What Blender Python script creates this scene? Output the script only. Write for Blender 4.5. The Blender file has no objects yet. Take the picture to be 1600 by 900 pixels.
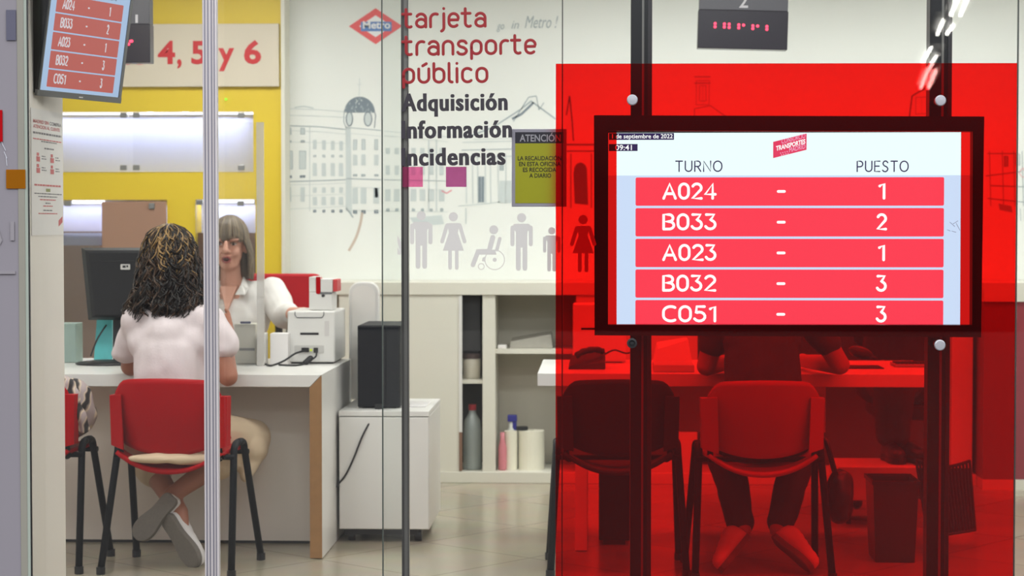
import bpy, bmesh, math, random
from mathutils import Vector, Matrix, Euler, noise
random.seed(7)
S = bpy.context.scene
C = S.collection
PI = math.pi

# ------------------------------------------------------------------ camera, world, lights, exposure
FPX, CAMH = 3111.0, 1.36
PITCH, YAW = math.atan(100 / FPX), math.radians(2.5)
cd = bpy.data.cameras.new('camera')
cam = bpy.data.objects.new('camera', cd); C.objects.link(cam)
cd.sensor_width = 36.0; cd.lens = FPX / 1600 * 36.0
cam.location = (0, 0, CAMH)
cam.rotation_euler = (PI / 2 - PITCH, 0, YAW)
cd.dof.use_dof = True; cd.dof.focus_distance = 6.3; cd.dof.aperture_fstop = 5.0
cd.clip_end = 100
S.camera = cam
S.view_settings.view_transform = 'Standard'
S.view_settings.look = 'None'
S.view_settings.exposure = 0.0
S.view_settings.gamma = 1.0
S.view_settings.use_curve_mapping = False
w = bpy.data.worlds.new('world'); S.world = w; w.use_nodes = True
_nt = w.node_tree; _bg = _nt.nodes['Background']            # the lit hall around: bright lamps overhead, dim towards the horizon
_tc = _nt.nodes.new('ShaderNodeTexCoord'); _sx = _nt.nodes.new('ShaderNodeSeparateXYZ'); _rp = _nt.nodes.new('ShaderNodeValToRGB')
_e = _rp.color_ramp.elements; _e[0].position = 0.02; _e[0].color = (0.045, 0.046, 0.052, 1); _e[1].position = 0.6; _e[1].color = (1.0, 1.0, 1.02, 1)
_m = _rp.color_ramp.elements.new(0.2); _m.color = (0.30, 0.31, 0.33, 1)
_nt.links.new(_tc.outputs['Generated'], _sx.inputs[0]); _nt.links.new(_sx.outputs['Z'], _rp.inputs[0]); _nt.links.new(_rp.outputs[0], _bg.inputs[0])
_bg.inputs[1].default_value = 1.9
S.cycles.max_bounces = 10
S.cycles.transparent_max_bounces = 24
S.cycles.caustics_reflective = False
S.cycles.caustics_refractive = False
try:
    S.cycles.use_denoising = True
except Exception:
    pass

def area(name, loc, sx, sy, power, rot=(0, 0, 0), col=(1, 1, 1)):
    l = bpy.data.lights.new(name, 'AREA'); l.shape = 'RECTANGLE'; l.size = sx; l.size_y = sy
    l.energy = power; l.color = col
    o = bpy.data.objects.new(name, l); C.objects.link(o); o.location = loc; o.rotation_euler = rot
    return o
OFFICE_W, HALL_W = 26.5, 38
for i, (x, y) in enumerate(((-1.9, 7.05), (0.3, 7.05), (2.0, 7.05), (-1.9, 9.5), (0.3, 9.5), (2.0, 9.5))):
    area('office_ceiling_light', (x, y, 2.74), 1.2, 0.6, OFFICE_W * (1.0 if y < 9 else 1.06), col=(1.0, 1.0, 0.985))
for x in (-2.4, 0.4, 3.0):
    area('hall_ceiling_light', (x, 3.6, 3.3), 1.2, 0.3, HALL_W)
    area('hall_ceiling_light', (x, 0.6, 3.3), 1.2, 0.3, HALL_W)

# ------------------------------------------------------------------ helpers
TH, PI_ = YAW, PITCH
_F = Vector((-math.sin(TH) * math.cos(PITCH), math.cos(TH) * math.cos(PITCH), -math.sin(PITCH)))
_R = Vector((math.cos(TH), math.sin(TH), 0)); _U = _R.cross(_F)
def pt(px, py, Y):
    d = _F + _R * ((px - 800) / FPX) - _U * ((py - 450) / FPX)
    return Vector((0, 0, CAMH)) + d * (Y / d.y)
def fl(px, py, z=0.0):
    d = _F + _R * ((px - 800) / FPX) - _U * ((py - 450) / FPX)
    return Vector((0, 0, CAMH)) + d * ((z - CAMH) / d.z)
def X(px, Y): return pt(px, 500, Y).x
def Z(py, Y, px=800): return pt(px, py, Y).z

def lin(c):
    c /= 255.0
    return c / 12.92 if c <= 0.04045 else ((c + 0.055) / 1.055) ** 2.4
def rgb(r, g, b): return (lin(r), lin(g), lin(b), 1)

MATS = {}
def mat(name, col, rough=0.5, metal=0.0, vary=0.04, scale=12.0, spec=0.5, bump=0.0, bscale=200.0):
    if name in MATS: return MATS[name]
    m = bpy.data.materials.new(name); m.use_nodes = True; nt = m.node_tree
    b = nt.nodes['Principled BSDF']
    b.inputs['Roughness'].default_value = rough; b.inputs['Metallic'].default_value = metal
    b.inputs['Specular IOR Level'].default_value = spec
    c = rgb(*col)
    tc = nt.nodes.new('ShaderNodeTexCoord')
    n = nt.nodes.new('ShaderNodeTexNoise'); n.inputs['Scale'].default_value = scale; n.inputs['Detail'].default_value = 4
    nt.links.new(tc.outputs['Object'], n.inputs['Vector'])
    mx = nt.nodes.new('ShaderNodeMix'); mx.data_type = 'RGBA'
    mx.inputs[6].default_value = tuple(v * (1 - vary) for v in c[:3]) + (1,)
    mx.inputs[7].default_value = tuple(min(1, v * (1 + vary)) for v in c[:3]) + (1,)
    nt.links.new(n.outputs['Fac'], mx.inputs[0]); nt.links.new(mx.outputs[2], b.inputs['Base Color'])
    if bump:
        n2 = nt.nodes.new('ShaderNodeTexNoise'); n2.inputs['Scale'].default_value = bscale
        nt.links.new(tc.outputs['Object'], n2.inputs['Vector'])
        bp = nt.nodes.new('ShaderNodeBump'); bp.inputs['Strength'].default_value = bump; bp.inputs['Distance'].default_value = 0.004
        nt.links.new(n2.outputs['Fac'], bp.inputs['Height']); nt.links.new(bp.outputs['Normal'], b.inputs['Normal'])
    MATS[name] = m
    return m
def emit(name, col, k=1.0):
    if name in MATS: return MATS[name]
    m = bpy.data.materials.new(name); m.use_nodes = True; nt = m.node_tree
    b = nt.nodes['Principled BSDF']; c = rgb(*col)
    b.inputs['Base Color'].default_value = (0.01, 0.01, 0.01, 1); b.inputs['Roughness'].default_value = 0.4
    b.inputs['Specular IOR Level'].default_value = 0.2
    b.inputs['Emission Color'].default_value = c; b.inputs['Emission Strength'].default_value = k
    MATS[name] = m
    return m
def glassy(name, col, refl=1.45, rough=0.0, haze=0.0, hcol=(230, 235, 235)):
    if name in MATS: return MATS[name]
    m = bpy.data.materials.new(name); m.use_nodes = True; nt = m.node_tree
    nt.nodes.remove(nt.nodes['Principled BSDF']); out = nt.nodes['Material Output']
    t = nt.nodes.new('ShaderNodeBsdfTransparent'); t.inputs[0].default_value = (*col, 1)
    g = nt.nodes.new('ShaderNodeBsdfGlossy'); g.inputs['Roughness'].default_value = rough
    g.inputs['Color'].default_value = (1, 1, 1, 1)
    f = nt.nodes.new('ShaderNodeFresnel'); f.inputs[0].default_value = refl
    mx = nt.nodes.new('ShaderNodeMixShader')
    nt.links.new(f.outputs[0], mx.inputs[0]); nt.links.new(t.outputs[0], mx.inputs[1]); nt.links.new(g.outputs[0], mx.inputs[2])
    last = mx
    if haze:
        d = nt.nodes.new('ShaderNodeBsdfDiffuse'); d.inputs[0].default_value = rgb(*hcol)
        m2 = nt.nodes.new('ShaderNodeMixShader'); m2.inputs[0].default_value = haze
        nt.links.new(mx.outputs[0], m2.inputs[1]); nt.links.new(d.outputs[0], m2.inputs[2]); last = m2
    nt.links.new(last.outputs[0], out.inputs[0])
    MATS[name] = m
    return m

class MB:
    def __init__(s): s.v = []; s.f = []; s.m = []
    def add(s, vs, fs, mi=0):
        o = len(s.v); s.v += [Vector(p) for p in vs]; s.f += [[i + o for i in q] for q in fs]; s.m += [mi] * len(fs)
        return s
    def box(s, a, b, mi=0, M=None):
        a, b = Vector(a), Vector(b)
        vs = [Vector((x, y, z)) for z in (a.z, b.z) for y in (a.y, b.y) for x in (a.x, b.x)]
        if M: vs = [M @ q for q in vs]
        return s.add(vs, [(0, 2, 3, 1), (4, 5, 7, 6), (0, 1, 5, 4), (2, 6, 7, 3), (0, 4, 6, 2), (1, 3, 7, 5)], mi)
    def loft(s, rings, mi=0, cap=True, closed=True):
        n = len(rings[0]); vs = [p for r in rings for p in r]; fs = []
        for i in range(len(rings) - 1):
            for j in range(n if closed else n - 1):
                k = (j + 1) % n
                fs.append((i * n + j, i * n + k, (i + 1) * n + k, (i + 1) * n + j))
        if cap: fs += [tuple(range(n))[::-1], tuple(range((len(rings) - 1) * n, len(rings) * n))]
        return s.add(vs, fs, mi)
    def prism(s, poly, M, d, mi=0):
        """poly in local XY, extruded along local Z by d, mapped by M"""
        return s.loft([[M @ Vector((x, y, 0)) for x, y in poly], [M @ Vector((x, y, d)) for x, y in poly]], mi)
    def tube(s, pts, r, n=8, mi=0, flat=None, closed=False):
        pts = [Vector(p) for p in pts]
        P = [pts[0]]
        for p in pts[1:]:
            if (p - P[-1]).length > 1e-6: P.append(p)
        if len(P) < 2: return s
        rr = r if isinstance(r, (list, tuple)) else [r] * len(P)
        rings = []; up = None
        for i, p in enumerate(P):
            if closed: t = P[(i + 1) % len(P)] - P[i - 1]
            else: t = P[min(i + 1, len(P) - 1)] - P[max(i - 1, 0)]
            t.normalize()
            if up is None:
                up = Vector((0, 0, 1)) if abs(t.z) < 0.9 else Vector((0, 1, 0))
            a = t.cross(up)
            if a.length < 1e-6: a = t.orthogonal()
            a.normalize(); b = a.cross(t).normalized(); up = b
            rings.append([p + (a * math.cos(2 * PI * j / n) + b * math.sin(2 * PI * j / n)) * rr[min(i, len(rr) - 1)] for j in range(n)])
        if closed:
            rings.append(rings[0]); return s.loft(rings, mi, cap=False)
        return s.loft(rings, mi)
    def ell(s, c, r, mi=0, rot=None, nu=16, nv=10):
        c = Vector(c); r = (r, r, r) if not isinstance(r, (tuple, list)) else r
        R = rot.to_matrix() if rot else Matrix.Identity(3)
        rings = []
        for i in range(nv + 1):
            a = PI * (0.02 + 0.96 * i / nv)
            rings.append([c + R @ Vector((r[0] * math.sin(a) * math.cos(2 * PI * j / nu), r[1] * math.sin(a) * math.sin(2 * PI * j / nu), -r[2] * math.cos(a))) for j in range(nu)])
        return s.loft(rings, mi)
    def cap(s, p0, r0, p1, r1, mi=0, n=14):
        p0, p1 = Vector(p0), Vector(p1); t = (p1 - p0); L = t.length
        t = t / L if L > 1e-6 else Vector((0, 0, 1))
        a = t.orthogonal().normalized(); b = t.cross(a)
        rings = []
        for i in range(6):
            q = PI / 2 * (1 - i / 5) * 0.98
            rings.append((p0 - t * r0 * math.sin(q), r0 * math.cos(q)))
        for i in range(6):
            q = PI / 2 * (i / 5) * 0.98
            rings.append((p1 + t * r1 * math.sin(q), r1 * math.cos(q)))
        return s.loft([[p + (a * math.cos(2 * PI * j / n) + b * math.sin(2 * PI * j / n)) * r for j in range(n)] for p, r in rings], mi)
    def lathe(s, c, prof, n=24, mi=0, M=None):
        c = Vector(c); M = M or Matrix.Identity(3)
        return s.loft([[c + M @ Vector((r * math.cos(2 * PI * j / n), r * math.sin(2 * PI * j / n), z)) for j in range(n)] for r, z in prof], mi)
    def mesh(s, name):
        me = bpy.data.meshes.new(name); me.from_pydata([tuple(p) for p in s.v], [], s.f)
        me.polygons.foreach_set('material_index', s.m); me.update()
        bm = bmesh.new(); bm.from_mesh(me); bmesh.ops.recalc_face_normals(bm, faces=bm.faces[:]); bm.to_mesh(me); bm.free()
        return me
    def build(s, name, mats, parent=None, bevel=0.0, smooth=False, local=False, sub=0):
        me = s.mesh(name)
        return link(name, me, mats, parent, bevel, smooth, local, sub)

def wmat(o):
    M = Matrix.Identity(4)
    while o is not None:
        M = o.matrix_basis @ M; o = o.parent
    return M
def link(name, me, mats, parent=None, bevel=0.0, smooth=False, local=False, sub=0):
    if not isinstance(mats, (list, tuple)): mats = [mats]
    if not me.materials:
        for m in mats: me.materials.append(m)
    o = bpy.data.objects.new(name, me); C.objects.link(o)
    if parent is not None:
        o.parent = parent
        if not local: me.transform(wmat(parent).inverted())
    if smooth:
        for p in me.polygons: p.use_smooth = True
    if bevel:
        b = o.modifiers.new('bevel', 'BEVEL'); b.width = bevel; b.segments = 2; b.limit_method = 'ANGLE'
    if sub:
        q = o.modifiers.new('sub', 'SUBSURF'); q.levels = sub; q.render_levels = sub
    return o
def thing(name, label, cat, loc, rz=0.0, group=None):
    o = bpy.data.objects.new(name, None); C.objects.link(o)
    o.location = Vector(loc); o.rotation_euler = (0, 0, rz); o.empty_display_size = 0.1
    return tag(o, label, cat, group)
def tag(o, label, cat, group=None):
    o['label'] = label; o['category'] = cat
    if group: o['group'] = group
    return o
def struct(o): o['kind'] = 'structure'; return o
def copy_tree(o, parent=None):
    c = o.copy(); C.objects.link(c)
    if parent is not None: c.parent = parent
    for ch in list(o.children): copy_tree(ch, c)
    return c

def rrect(x0, y0, x1, y1, r, n=5, corners=(1, 1, 1, 1)):
    """rounded rectangle, corners bl, br, tr, tl"""
    out = []
    for (cx, cy, a0, on) in ((x0 + r, y0 + r, 180, corners[0]), (x1 - r, y0 + r, 270, corners[1]), (x1 - r, y1 - r, 0, corners[2]), (x0 + r, y1 - r, 90, corners[3])):
        if on and r > 0:
            for i in range(n + 1):
                a = math.radians(a0 + 90 * i / n); out.append((cx + r * math.cos(a), cy + r * math.sin(a)))
        else:
            out.append((x0 if a0 in (180, 90) else x1, y0 if a0 in (180, 270) else y1))
    return out

# local (x right, y up, z towards the viewer) -> a plane facing -Y
def plane_m(o, ux=Vector((1, 0, 0)), uy=Vector((0, 0, 1))):
    ux = Vector(ux).normalized(); uy = Vector(uy).normalized(); n = ux.cross(uy)
    M = Matrix.Identity(4)
    for i in range(3): M[i][0] = ux[i]; M[i][1] = uy[i]; M[i][2] = n[i]; M[i][3] = o[i]
    return M

# ---- lettering: outline font and a round monoline stroke font
def font_mesh(s, offset=0.0, shear=0.0, space=1.0):
    c = bpy.data.curves.new('t', 'FONT'); c.body = s; c.size = 1; c.offset = offset; c.shear = shear; c.space_character = space
    c.resolution_u = 3
    o = bpy.data.objects.new('t', c); C.objects.link(o)
    dg = bpy.context.evaluated_depsgraph_get(); dg.update()
    me = bpy.data.meshes.new_from_object(o.evaluated_get(dg))
    bpy.data.objects.remove(o); bpy.data.curves.remove(c)
    return me
def text_into(mb, s, M, x0, x1, base, cap, mi=0, offset=0.0, shear=0.0, space=1.0, refcap=0.69, bold=0.0):
    """outline text whose box spans x0..x1 (local x) with baseline and cap line given in local y"""
    me = font_mesh(s, offset, shear, space)
    vs = [v.co.copy() for v in me.vertices]
    if not vs: return
    a = min(v.x for v in vs); b = max(v.x for v in vs) + bold
    kx = (x1 - x0) / (b - a); ky = (cap - base) / refcap
    for i in range(3 if bold else 1):
        mb.add([M @ Vector((x0 + (v.x - a + bold * i / 2) * kx, base + v.y * ky, .00003 * i)) for v in vs], [tuple(p.vertices) for p in me.polygons], mi)
    bpy.data.meshes.remove(me)
def arc(cx, cy, rx, ry, a0, a1, n=10):
    return [(cx + rx * math.cos(math.radians(a0 + (a1 - a0) * i / n)), cy + ry * math.sin(math.radians(a0 + (a1 - a0) * i / n))) for i in range(n + 1)]
def stad(x0, x1, y0, y1, ry=None):
    rx = (x1 - x0) / 2; cx = (x0 + x1) / 2; ry = ry or rx
    p = arc(cx, y1 - ry, rx, ry, 0, 180) + arc(cx, y0 + ry, rx, ry, 180, 360)
    return p + [p[0]]
def cr(P, n=6):
    out = []
    for i in range(len(P) - 1):
        p0 = P[max(i - 1, 0)]; p1 = P[i]; p2 = P[i + 1]; p3 = P[min(i + 2, len(P) - 1)]
        for k in range(n):
            t = k / n
            out.append(tuple(0.5 * (2 * p1[d] + (p2[d] - p0[d]) * t + (2 * p0[d] - 5 * p1[d] + 4 * p2[d] - p3[d]) * t * t + (3 * p1[d] - p0[d] - 3 * p2[d] + p3[d]) * t ** 3) for d in range(len(p1))))
    out.append(tuple(P[-1]))
    return out
XH = 0.70
G = {
 'o': (.50, [stad(0, .5, 0, XH)]),
 'a': (.50, [arc(.25, XH - .25, .25, .25, 150, 0) + [(.5, .0)], stad(0, .5, 0, .42, .21)]),
 'e': (.50, [[(.02, .36), (.5, .36)] + arc(.25, XH - .25, .25, .25, 0, 180) + arc(.25, .25, .25, .25, 180, 315)]),
 'r': (.36, [[(0, 0), (0, .42)] + arc(.26, .42, .26, .28, 180, 65)]),
 't': (.42, [[(.12, .95), (.12, .2)] + arc(.3, .2, .18, .2, 180, 300), [(-.06, XH), (.38, XH)]]),
 'j': (.12, [[(.1, XH), (.1, -.02)] + arc(-.08, -.02, .18, .22, 0, -75), [(.1, .97), (.1, .975)]]),
 'n': (.50, [[(0, 0), (0, .45)] + arc(.25, .45, .25, .25, 180, 0) + [(.5, 0)]]),
 's': (.46, [cr([(.44, .58), (.34, .69), (.14, .69), (.03, .55), (.12, .41), (.33, .33), (.45, .18), (.34, .01), (.12, 0), (.0, .1)])]),
 'p': (.50, [stad(0, .5, 0, XH), [(0, .4), (0, -.25)]]),
 'u+': (.50, [[(0, XH), (0, .25)] + arc(.25, .25, .25, .25, 180, 360) + [(.5, XH)], [(.2, .86), (.38, .97)]]),
 'b': (.50, [stad(0, .5, 0, XH), [(0, .4), (0, .97)]]),
 'l': (.14, [[(0, .97), (0, .15)] + arc(.15, .15, .15, .15, 180, 270)]),
 'i': (.02, [[(0, 0), (0, XH)], [(0, .96), (0, .965)]]),
 'c': (.46, [arc(.25, XH - .25, .25, .25, 45, 180) + arc(.25, .25, .25, .25, 180, 315)]),
 '0': (.56, [stad(0, .56, 0, 1, .36)]),
 '1': (.34, [[(.02, .84), (.26, 1), (.26, 0)]]),
 '2': (.54, [arc(.27, .72, .27, .28, 155, -25) + [(.0, .0), (.55, 0)]]),
 '3': (.52, [[(.02, 1), (.46, 1), (.24, .6)] + arc(.24, .31, .28, .3, 75, -155)]),
 '4': (.62, [[(.46, 0), (.46, 1), (.0, .28), (.62, .28)]]),
 '5': (.52, [[(.48, 1), (.08, 1), (.05, .55)] + arc(.22, .31, .29, .31, 120, -150)]),
 '-': (.34, [[(0, .45), (.34, .45)]]),
 'A': (.72, [[(0, 0), (.36, 1), (.72, 0)], [(.12, .32), (.6, .32)]]),
 'B': (.56, [[(0, 0), (0, 1), (.3, 1)] + arc(.3, .76, .22, .24, 90, -90) + [(0, .52), (.3, .52)] + arc(.3, .26, .27, .26, 90, -90) + [(0, 0)]]),
 'C': (.60, [arc(.38, .62, .38, .38, 55, 180) + arc(.38, .38, .38, .38, 180, 305)]),
 'T': (.62, [[(0, 1), (.62, 1)], [(.31, 1), (.31, 0)]]),
 'U': (.62, [[(0, 1), (0, .3)] + arc(.31, .3, .31, .3, 180, 360) + [(.62, 1)]]),
 'R': (.56, [[(0, 0), (0, 1), (.28, 1)] + arc(.28, .74, .25, .26, 90, -90) + [(0, .48)], [(.25, .48), (.56, 0)]]),
 'N': (.66, [[(0, 0), (0, 1), (.66, 0), (.66, 1)]]),
 'O': (.78, [stad(0, .78, 0, 1, .45)]),
 'P': (.54, [[(0, 0), (0, 1), (.28, 1)] + arc(.28, .73, .26, .27, 90, -90) + [(0, .46)]]),
 'E': (.50, [[(.5, 0), (0, 0), (0, 1), (.5, 1)], [(0, .52), (.43, .52)]]),
 'S': (.54, [cr([(.5, .86), (.36, 1), (.16, .99), (.04, .78), (.15, .57), (.38, .45), (.51, .24), (.36, .01), (.13, 0), (0, .12)])]),
}
def strokes_into(mb, s, M, x0, x1, base, cap, r, mi=0, gap=0.24, flat=0.12):
    """monoline text; r = half stroke width in local units; flattened along the local z"""
    gl = []; i = 0
    while i < len(s):
        k = s[i]
        if k == 'ú': k = 'u+'
        gl.append(k); i += 1
    cur = 0; pl = []
    for k in gl:
        if k == ' ': cur += .4; continue
        w_, P = G[k]
        for q in P: pl.append([(cur + x, y) for x, y in q])
        cur += w_ + gap
    cur -= gap
    mn = min(x for q in pl for x, y in q); mxx = max(x for q in pl for x, y in q)
    kx = (x1 - x0 - 2 * r) / max(mxx - mn, 1e-6); ky = (cap - base - 2 * r)
    Mf = M @ Matrix.Diagonal((1, 1, flat, 1))
    for q in pl:
        P3 = [Vector((x0 + r + (x - mn) * kx, base + r + y * ky, 0)) for x, y in q]
        t = MB(); t.tube(P3, r, 8)
        for e in (P3[0], P3[-1]): t.ell(e, (r, r, r), nu=10, nv=6)
        mb.add([Mf @ v for v in t.v], t.f, mi)

def remesh(mb, voxel, smooth=4, nz=0.0, nscale=9.0, aniso=(1, 1, 1)):
    me = mb.mesh('tmp'); o = bpy.data.objects.new('tmp', me); C.objects.link(o)
    r = o.modifiers.new('r', 'REMESH'); r.mode = 'VOXEL'; r.voxel_size = voxel; r.adaptivity = 0
    s_ = o.modifiers.new('s', 'SMOOTH'); s_.iterations = smooth; s_.factor = 0.5
    dg = bpy.context.evaluated_depsgraph_get(); dg.update()
    out = bpy.data.meshes.new_from_object(o.evaluated_get(dg))
    bpy.data.objects.remove(o); bpy.data.meshes.remove(me)
    out.materials.clear()
    if nz:
        nn = [v.normal.copy() for v in out.vertices]
        for v, n in zip(out.vertices, nn):
            p = Vector((v.co.x * aniso[0], v.co.y * aniso[1], v.co.z * aniso[2])) * nscale
            v.co += n * nz * (noise.noise(p) + 0.5 * noise.noise(p * 2.1))
    for p in out.polygons: p.use_smooth = True
    return out

# ------------------------------------------------------------------ materials
M_wall = mat('white_wall', (236, 238, 234), 0.55, vary=0.015, scale=3)
M_white = mat('white_laminate', (226, 224, 220), 0.35, vary=0.012, scale=6)
M_cab = mat('cream_laminate', (224, 221, 208), 0.4, vary=0.015, scale=5)
M_cabin = mat('cream_interior', (206, 200, 184), 0.5, vary=0.02, scale=5)
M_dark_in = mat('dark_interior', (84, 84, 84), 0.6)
M_yellow = mat('yellow_paint', (226, 196, 50), 0.45, vary=0.02, scale=4)
M_beige = mat('beige_panel', (214, 203, 184), 0.5, vary=0.02, scale=4)
M_brown = mat('brown_board', (165, 128, 108), 0.45, vary=0.05, scale=6)
M_wood = mat('raw_wood_edge', (152, 112, 70), 0.6, vary=0.16, scale=30)
M_lilac = mat('lilac_back', (216, 220, 248), 0.4, vary=0.01)
M_black = mat('black_plastic', (26, 26, 30), 0.4)
M_tower = mat('black_tower', (15, 16, 21), 0.45, vary=0.1, scale=8, spec=0.2)
M_dgrey = mat('dark_grey_plastic', (44, 44, 46), 0.45, spec=0.3)
M_leg = mat('black_tube', (14, 16, 22), 0.5, spec=0.2)
M_redpl = mat('red_plastic', (176, 8, 18), 0.36, vary=0.05, scale=5, spec=0.12)
M_redfab = mat('red_fabric', (186, 16, 30), 0.7, vary=0.05, bump=0.3, bscale=300)
M_blackfab = mat('black_upholstery', (24, 22, 24), 0.7)
M_alu = mat('aluminium', (228, 222, 224), 0.4, metal=0.3, vary=0.03)
M_alud = mat('grey_profile', (150, 146, 142), 0.4, metal=0.2, vary=0.04)
M_post = mat('black_profile', (36, 35, 38), 0.3, metal=0.5)
M_steel = mat('steel', (200, 200, 208), 0.3, metal=0.55)
M_brushed = mat('clip_metal', (150, 150, 150), 0.35, metal=0.8)
M_paper = mat('paper', (236, 232, 230), 0.7, vary=0.01)
M_pillar = mat('pillar_paint', (240, 232, 224), 0.55, vary=0.03, scale=3)
M_frost = mat('frosted_film', (146, 142, 150), 0.3, vary=0.03, scale=2)
M_picto = mat('grey_vinyl', (208, 206, 202), 0.5, vary=0.01)
M_txtred = mat('red_vinyl', (150, 22, 30), 0.4)
M_txtblk = mat('charcoal_vinyl', (52, 48, 56), 0.4)
M_maroon = mat('maroon_panel', (142, 46, 56), 0.4)
M_dirtyg = mat('door_glass_edge', (168, 178, 168), 0.25, vary=0.05)
M_edge = mat('glass_joint', (70, 78, 74), 0.3)
M_skin = mat('skin', (212, 156, 134), 0.5, vary=0.05, scale=14)
M_skin2 = mat('tanned_skin', (168, 108, 84), 0.5, vary=0.05, scale=14)
M_lip = mat('lips', (160, 82, 78), 0.4)
M_mouth = mat('mouth_dark', (70, 34, 34), 0.5)
M_eye = mat('eye_dark', (60, 44, 40), 0.3)
M_brow = mat('brow', (110, 86, 66), 0.7)
M_blouse = mat('pale_blouse', (228, 214, 216), 0.8, vary=0.03, scale=10, bump=0.2, bscale=120)
M_shirt = mat('white_shirt', (226, 222, 218), 0.8, vary=0.02, scale=10)
M_trous = mat('beige_cloth', (214, 190, 160), 0.85, vary=0.04, scale=9)
M_darkcl = mat('dark_cloth', (58, 50, 52), 0.85)
M_navy = mat('navy_cloth', (48, 46, 58), 0.85)
M_sole = mat('grey_sole', (120, 112, 104), 0.75, vary=0.16, scale=120)
M_shoe = mat('white_canvas', (228, 222, 220), 0.7, vary=0.02)
M_h1 = mat('hair_black_brown', (28, 21, 18), 0.42)
M_h2 = mat('hair_brown', (78, 56, 40), 0.42)
M_h3 = mat('hair_gold', (166, 132, 84), 0.45)
M_e1 = mat('hair_ash', (104, 90, 74), 0.45)
M_e2 = mat('hair_blond', (138, 120, 96), 0.45)
M_e3 = mat('hair_umber', (76, 62, 50), 0.45)
M_cable = mat('cable_black', (28, 28, 30), 0.5)
M_teal = mat('teal_card', (96, 196, 200), 0.5, vary=0.2, scale=20)
M_glass = glassy('clear_glass', (0.975, 0.988, 0.98))
M_glass2 = glassy('green_glass', (0.925, 0.965, 0.945))
M_plexi = glassy('plexi', (0.985, 0.985, 0.985), haze=0.02)
M_plexedge = glassy('plexi_edge', (0.9, 0.9, 0.9), haze=0.45, hcol=(236, 232, 226))
M_redac = glassy('red_acrylic', (1.0, 0.098, 0.078), 1.38)
M_redacedge = mat('red_acrylic_edge', (170, 20, 18), 0.3)
M_pink = glassy('pink_film', (0.93, 0.45, 0.66), haze=0.12, hcol=(240, 120, 170))
M_purple = glassy('purple_film', (0.72, 0.36, 0.58), haze=0.12, hcol=(190, 90, 150))
M_orange = glassy('orange_film', (0.9, 0.42, 0.05), haze=0.45, hcol=(196, 130, 30))

# ------------------------------------------------------------------ room shell
YW, YG = 10.85, 6.2
XL, XR, ZC = -3.5, 3.4, 2.82
def tile_floor():
    m = bpy.data.materials.new('floor_tiles'); m.use_nodes = True; nt = m.node_tree; b = nt.nodes['Principled BSDF']
    tc = nt.nodes.new('ShaderNodeTexCoord'); mp = nt.nodes.new('ShaderNodeMapping'); mp.inputs['Rotation'].default_value = (0, 0, math.radians(40))
    br = nt.nodes.new('ShaderNodeTexBrick'); br.offset = 0.0; br.inputs['Scale'].default_value = 1.0
    br.inputs['Brick Width'].default_value = 0.6; br.inputs['Row Height'].default_value = 0.6; br.inputs['Mortar Size'].default_value = 0.004
    br.inputs['Color1'].default_value = rgb(178, 166, 144); br.inputs['Color2'].default_value = rgb(170, 162, 142); br.inputs['Mortar'].default_value = rgb(140, 130, 112)
    n = nt.nodes.new('ShaderNodeTexNoise'); n.inputs['Scale'].default_value = 5; n.inputs['Detail'].default_value = 6
    mx = nt.nodes.new('ShaderNodeMix'); mx.data_type = 'RGBA'; mx.blend_type = 'MULTIPLY'; mx.inputs[0].default_value = 0.25
    nt.links.new(tc.outputs['Object'], mp.inputs['Vector']); nt.links.new(mp.outputs[0], br.inputs['Vector']); nt.links.new(tc.outputs['Object'], n.inputs['Vector'])
    nt.links.new(br.outputs['Color'], mx.inputs[6]); nt.links.new(n.outputs['Color'], mx.inputs[7])
    nt.links.new(mx.outputs[2], b.inputs['Base Color']); b.inputs['Roughness'].default_value = 0.22
    return m
struct(MB().box((-7, YG - .05, -0.1), (7, YW + 0.2, 0)).build('floor', tile_floor()))
struct(MB().box((-7, -13, -0.1), (7, YG - .05, -0.001)).build('floor_hall', mat('hall_granite', (64, 61, 60), .45, vary=.15, scale=60)))
struct(MB().box((XL - 0.1, YW, 0), (XR + 0.1, YW + 0.12, ZC)).build('wall_back', M_wall))
struct(MB().box((XL - 0.12, YG + 0.3, 0), (XL, YW, ZC)).build('wall_left', M_wall))
struct(MB().box((XR, YG + 0.3, 0), (XR + 0.12, YW, ZC)).build('wall_right', M_wall))
struct(MB().box((XL, YG - 0.05, ZC), (XR, YW, ZC + 0.1)).build('ceiling', M_wall))
# end wall (partition) whose face is turned to the room, at the glass front
XP = -1.845
struct(MB().box((XP - 0.35, 6.36, 0), (XP, 6.80, ZC)).build('wall_partition', M_pillar, bevel=0.004))

# ------------------------------------------------------------------ yellow display wall
YY = 10.68
XYR = X(441, YY)
def zz(py, Y=YY): return Z(py, Y)
ycut = [  # niche openings in pixels on the yellow face
    (52, 173, 397, 268), (60, 312, 262, 590), (307, 311, 400, 470)]
y_xs = sorted({XL, XYR} | {X(c[0], YY) for c in ycut} | {X(c[2], YY) for c in ycut})
y_zs = sorted({0.0, ZC} | {zz(c[1]) for c in ycut} | {zz(c[3]) for c in ycut})
mb = MB()
for i in range(len(y_xs) - 1):
    for j in range(len(y_zs) - 1):
        cx, cz = (y_xs[i] + y_xs[i + 1]) / 2, (y_zs[j] + y_zs[j + 1]) / 2
        if any(X(c[0], YY) < cx < X(c[2], YY) and zz(c[3]) < cz < zz(c[1]) for c in ycut): continue
        mb.box((y_xs[i], YY, y_zs[j]), (y_xs[i + 1], YW - 0.002, y_zs[j + 1]))
bmx = bmesh.new(); me = mb.mesh('wall_yellow'); bmx.from_mesh(me); bmesh.ops.remove_doubles(bmx, verts=bmx.verts[:], dist=1e-5); bmx.to_mesh(me); bmx.free()
yw = struct(link('wall_yellow', me, M_yellow))
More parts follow.
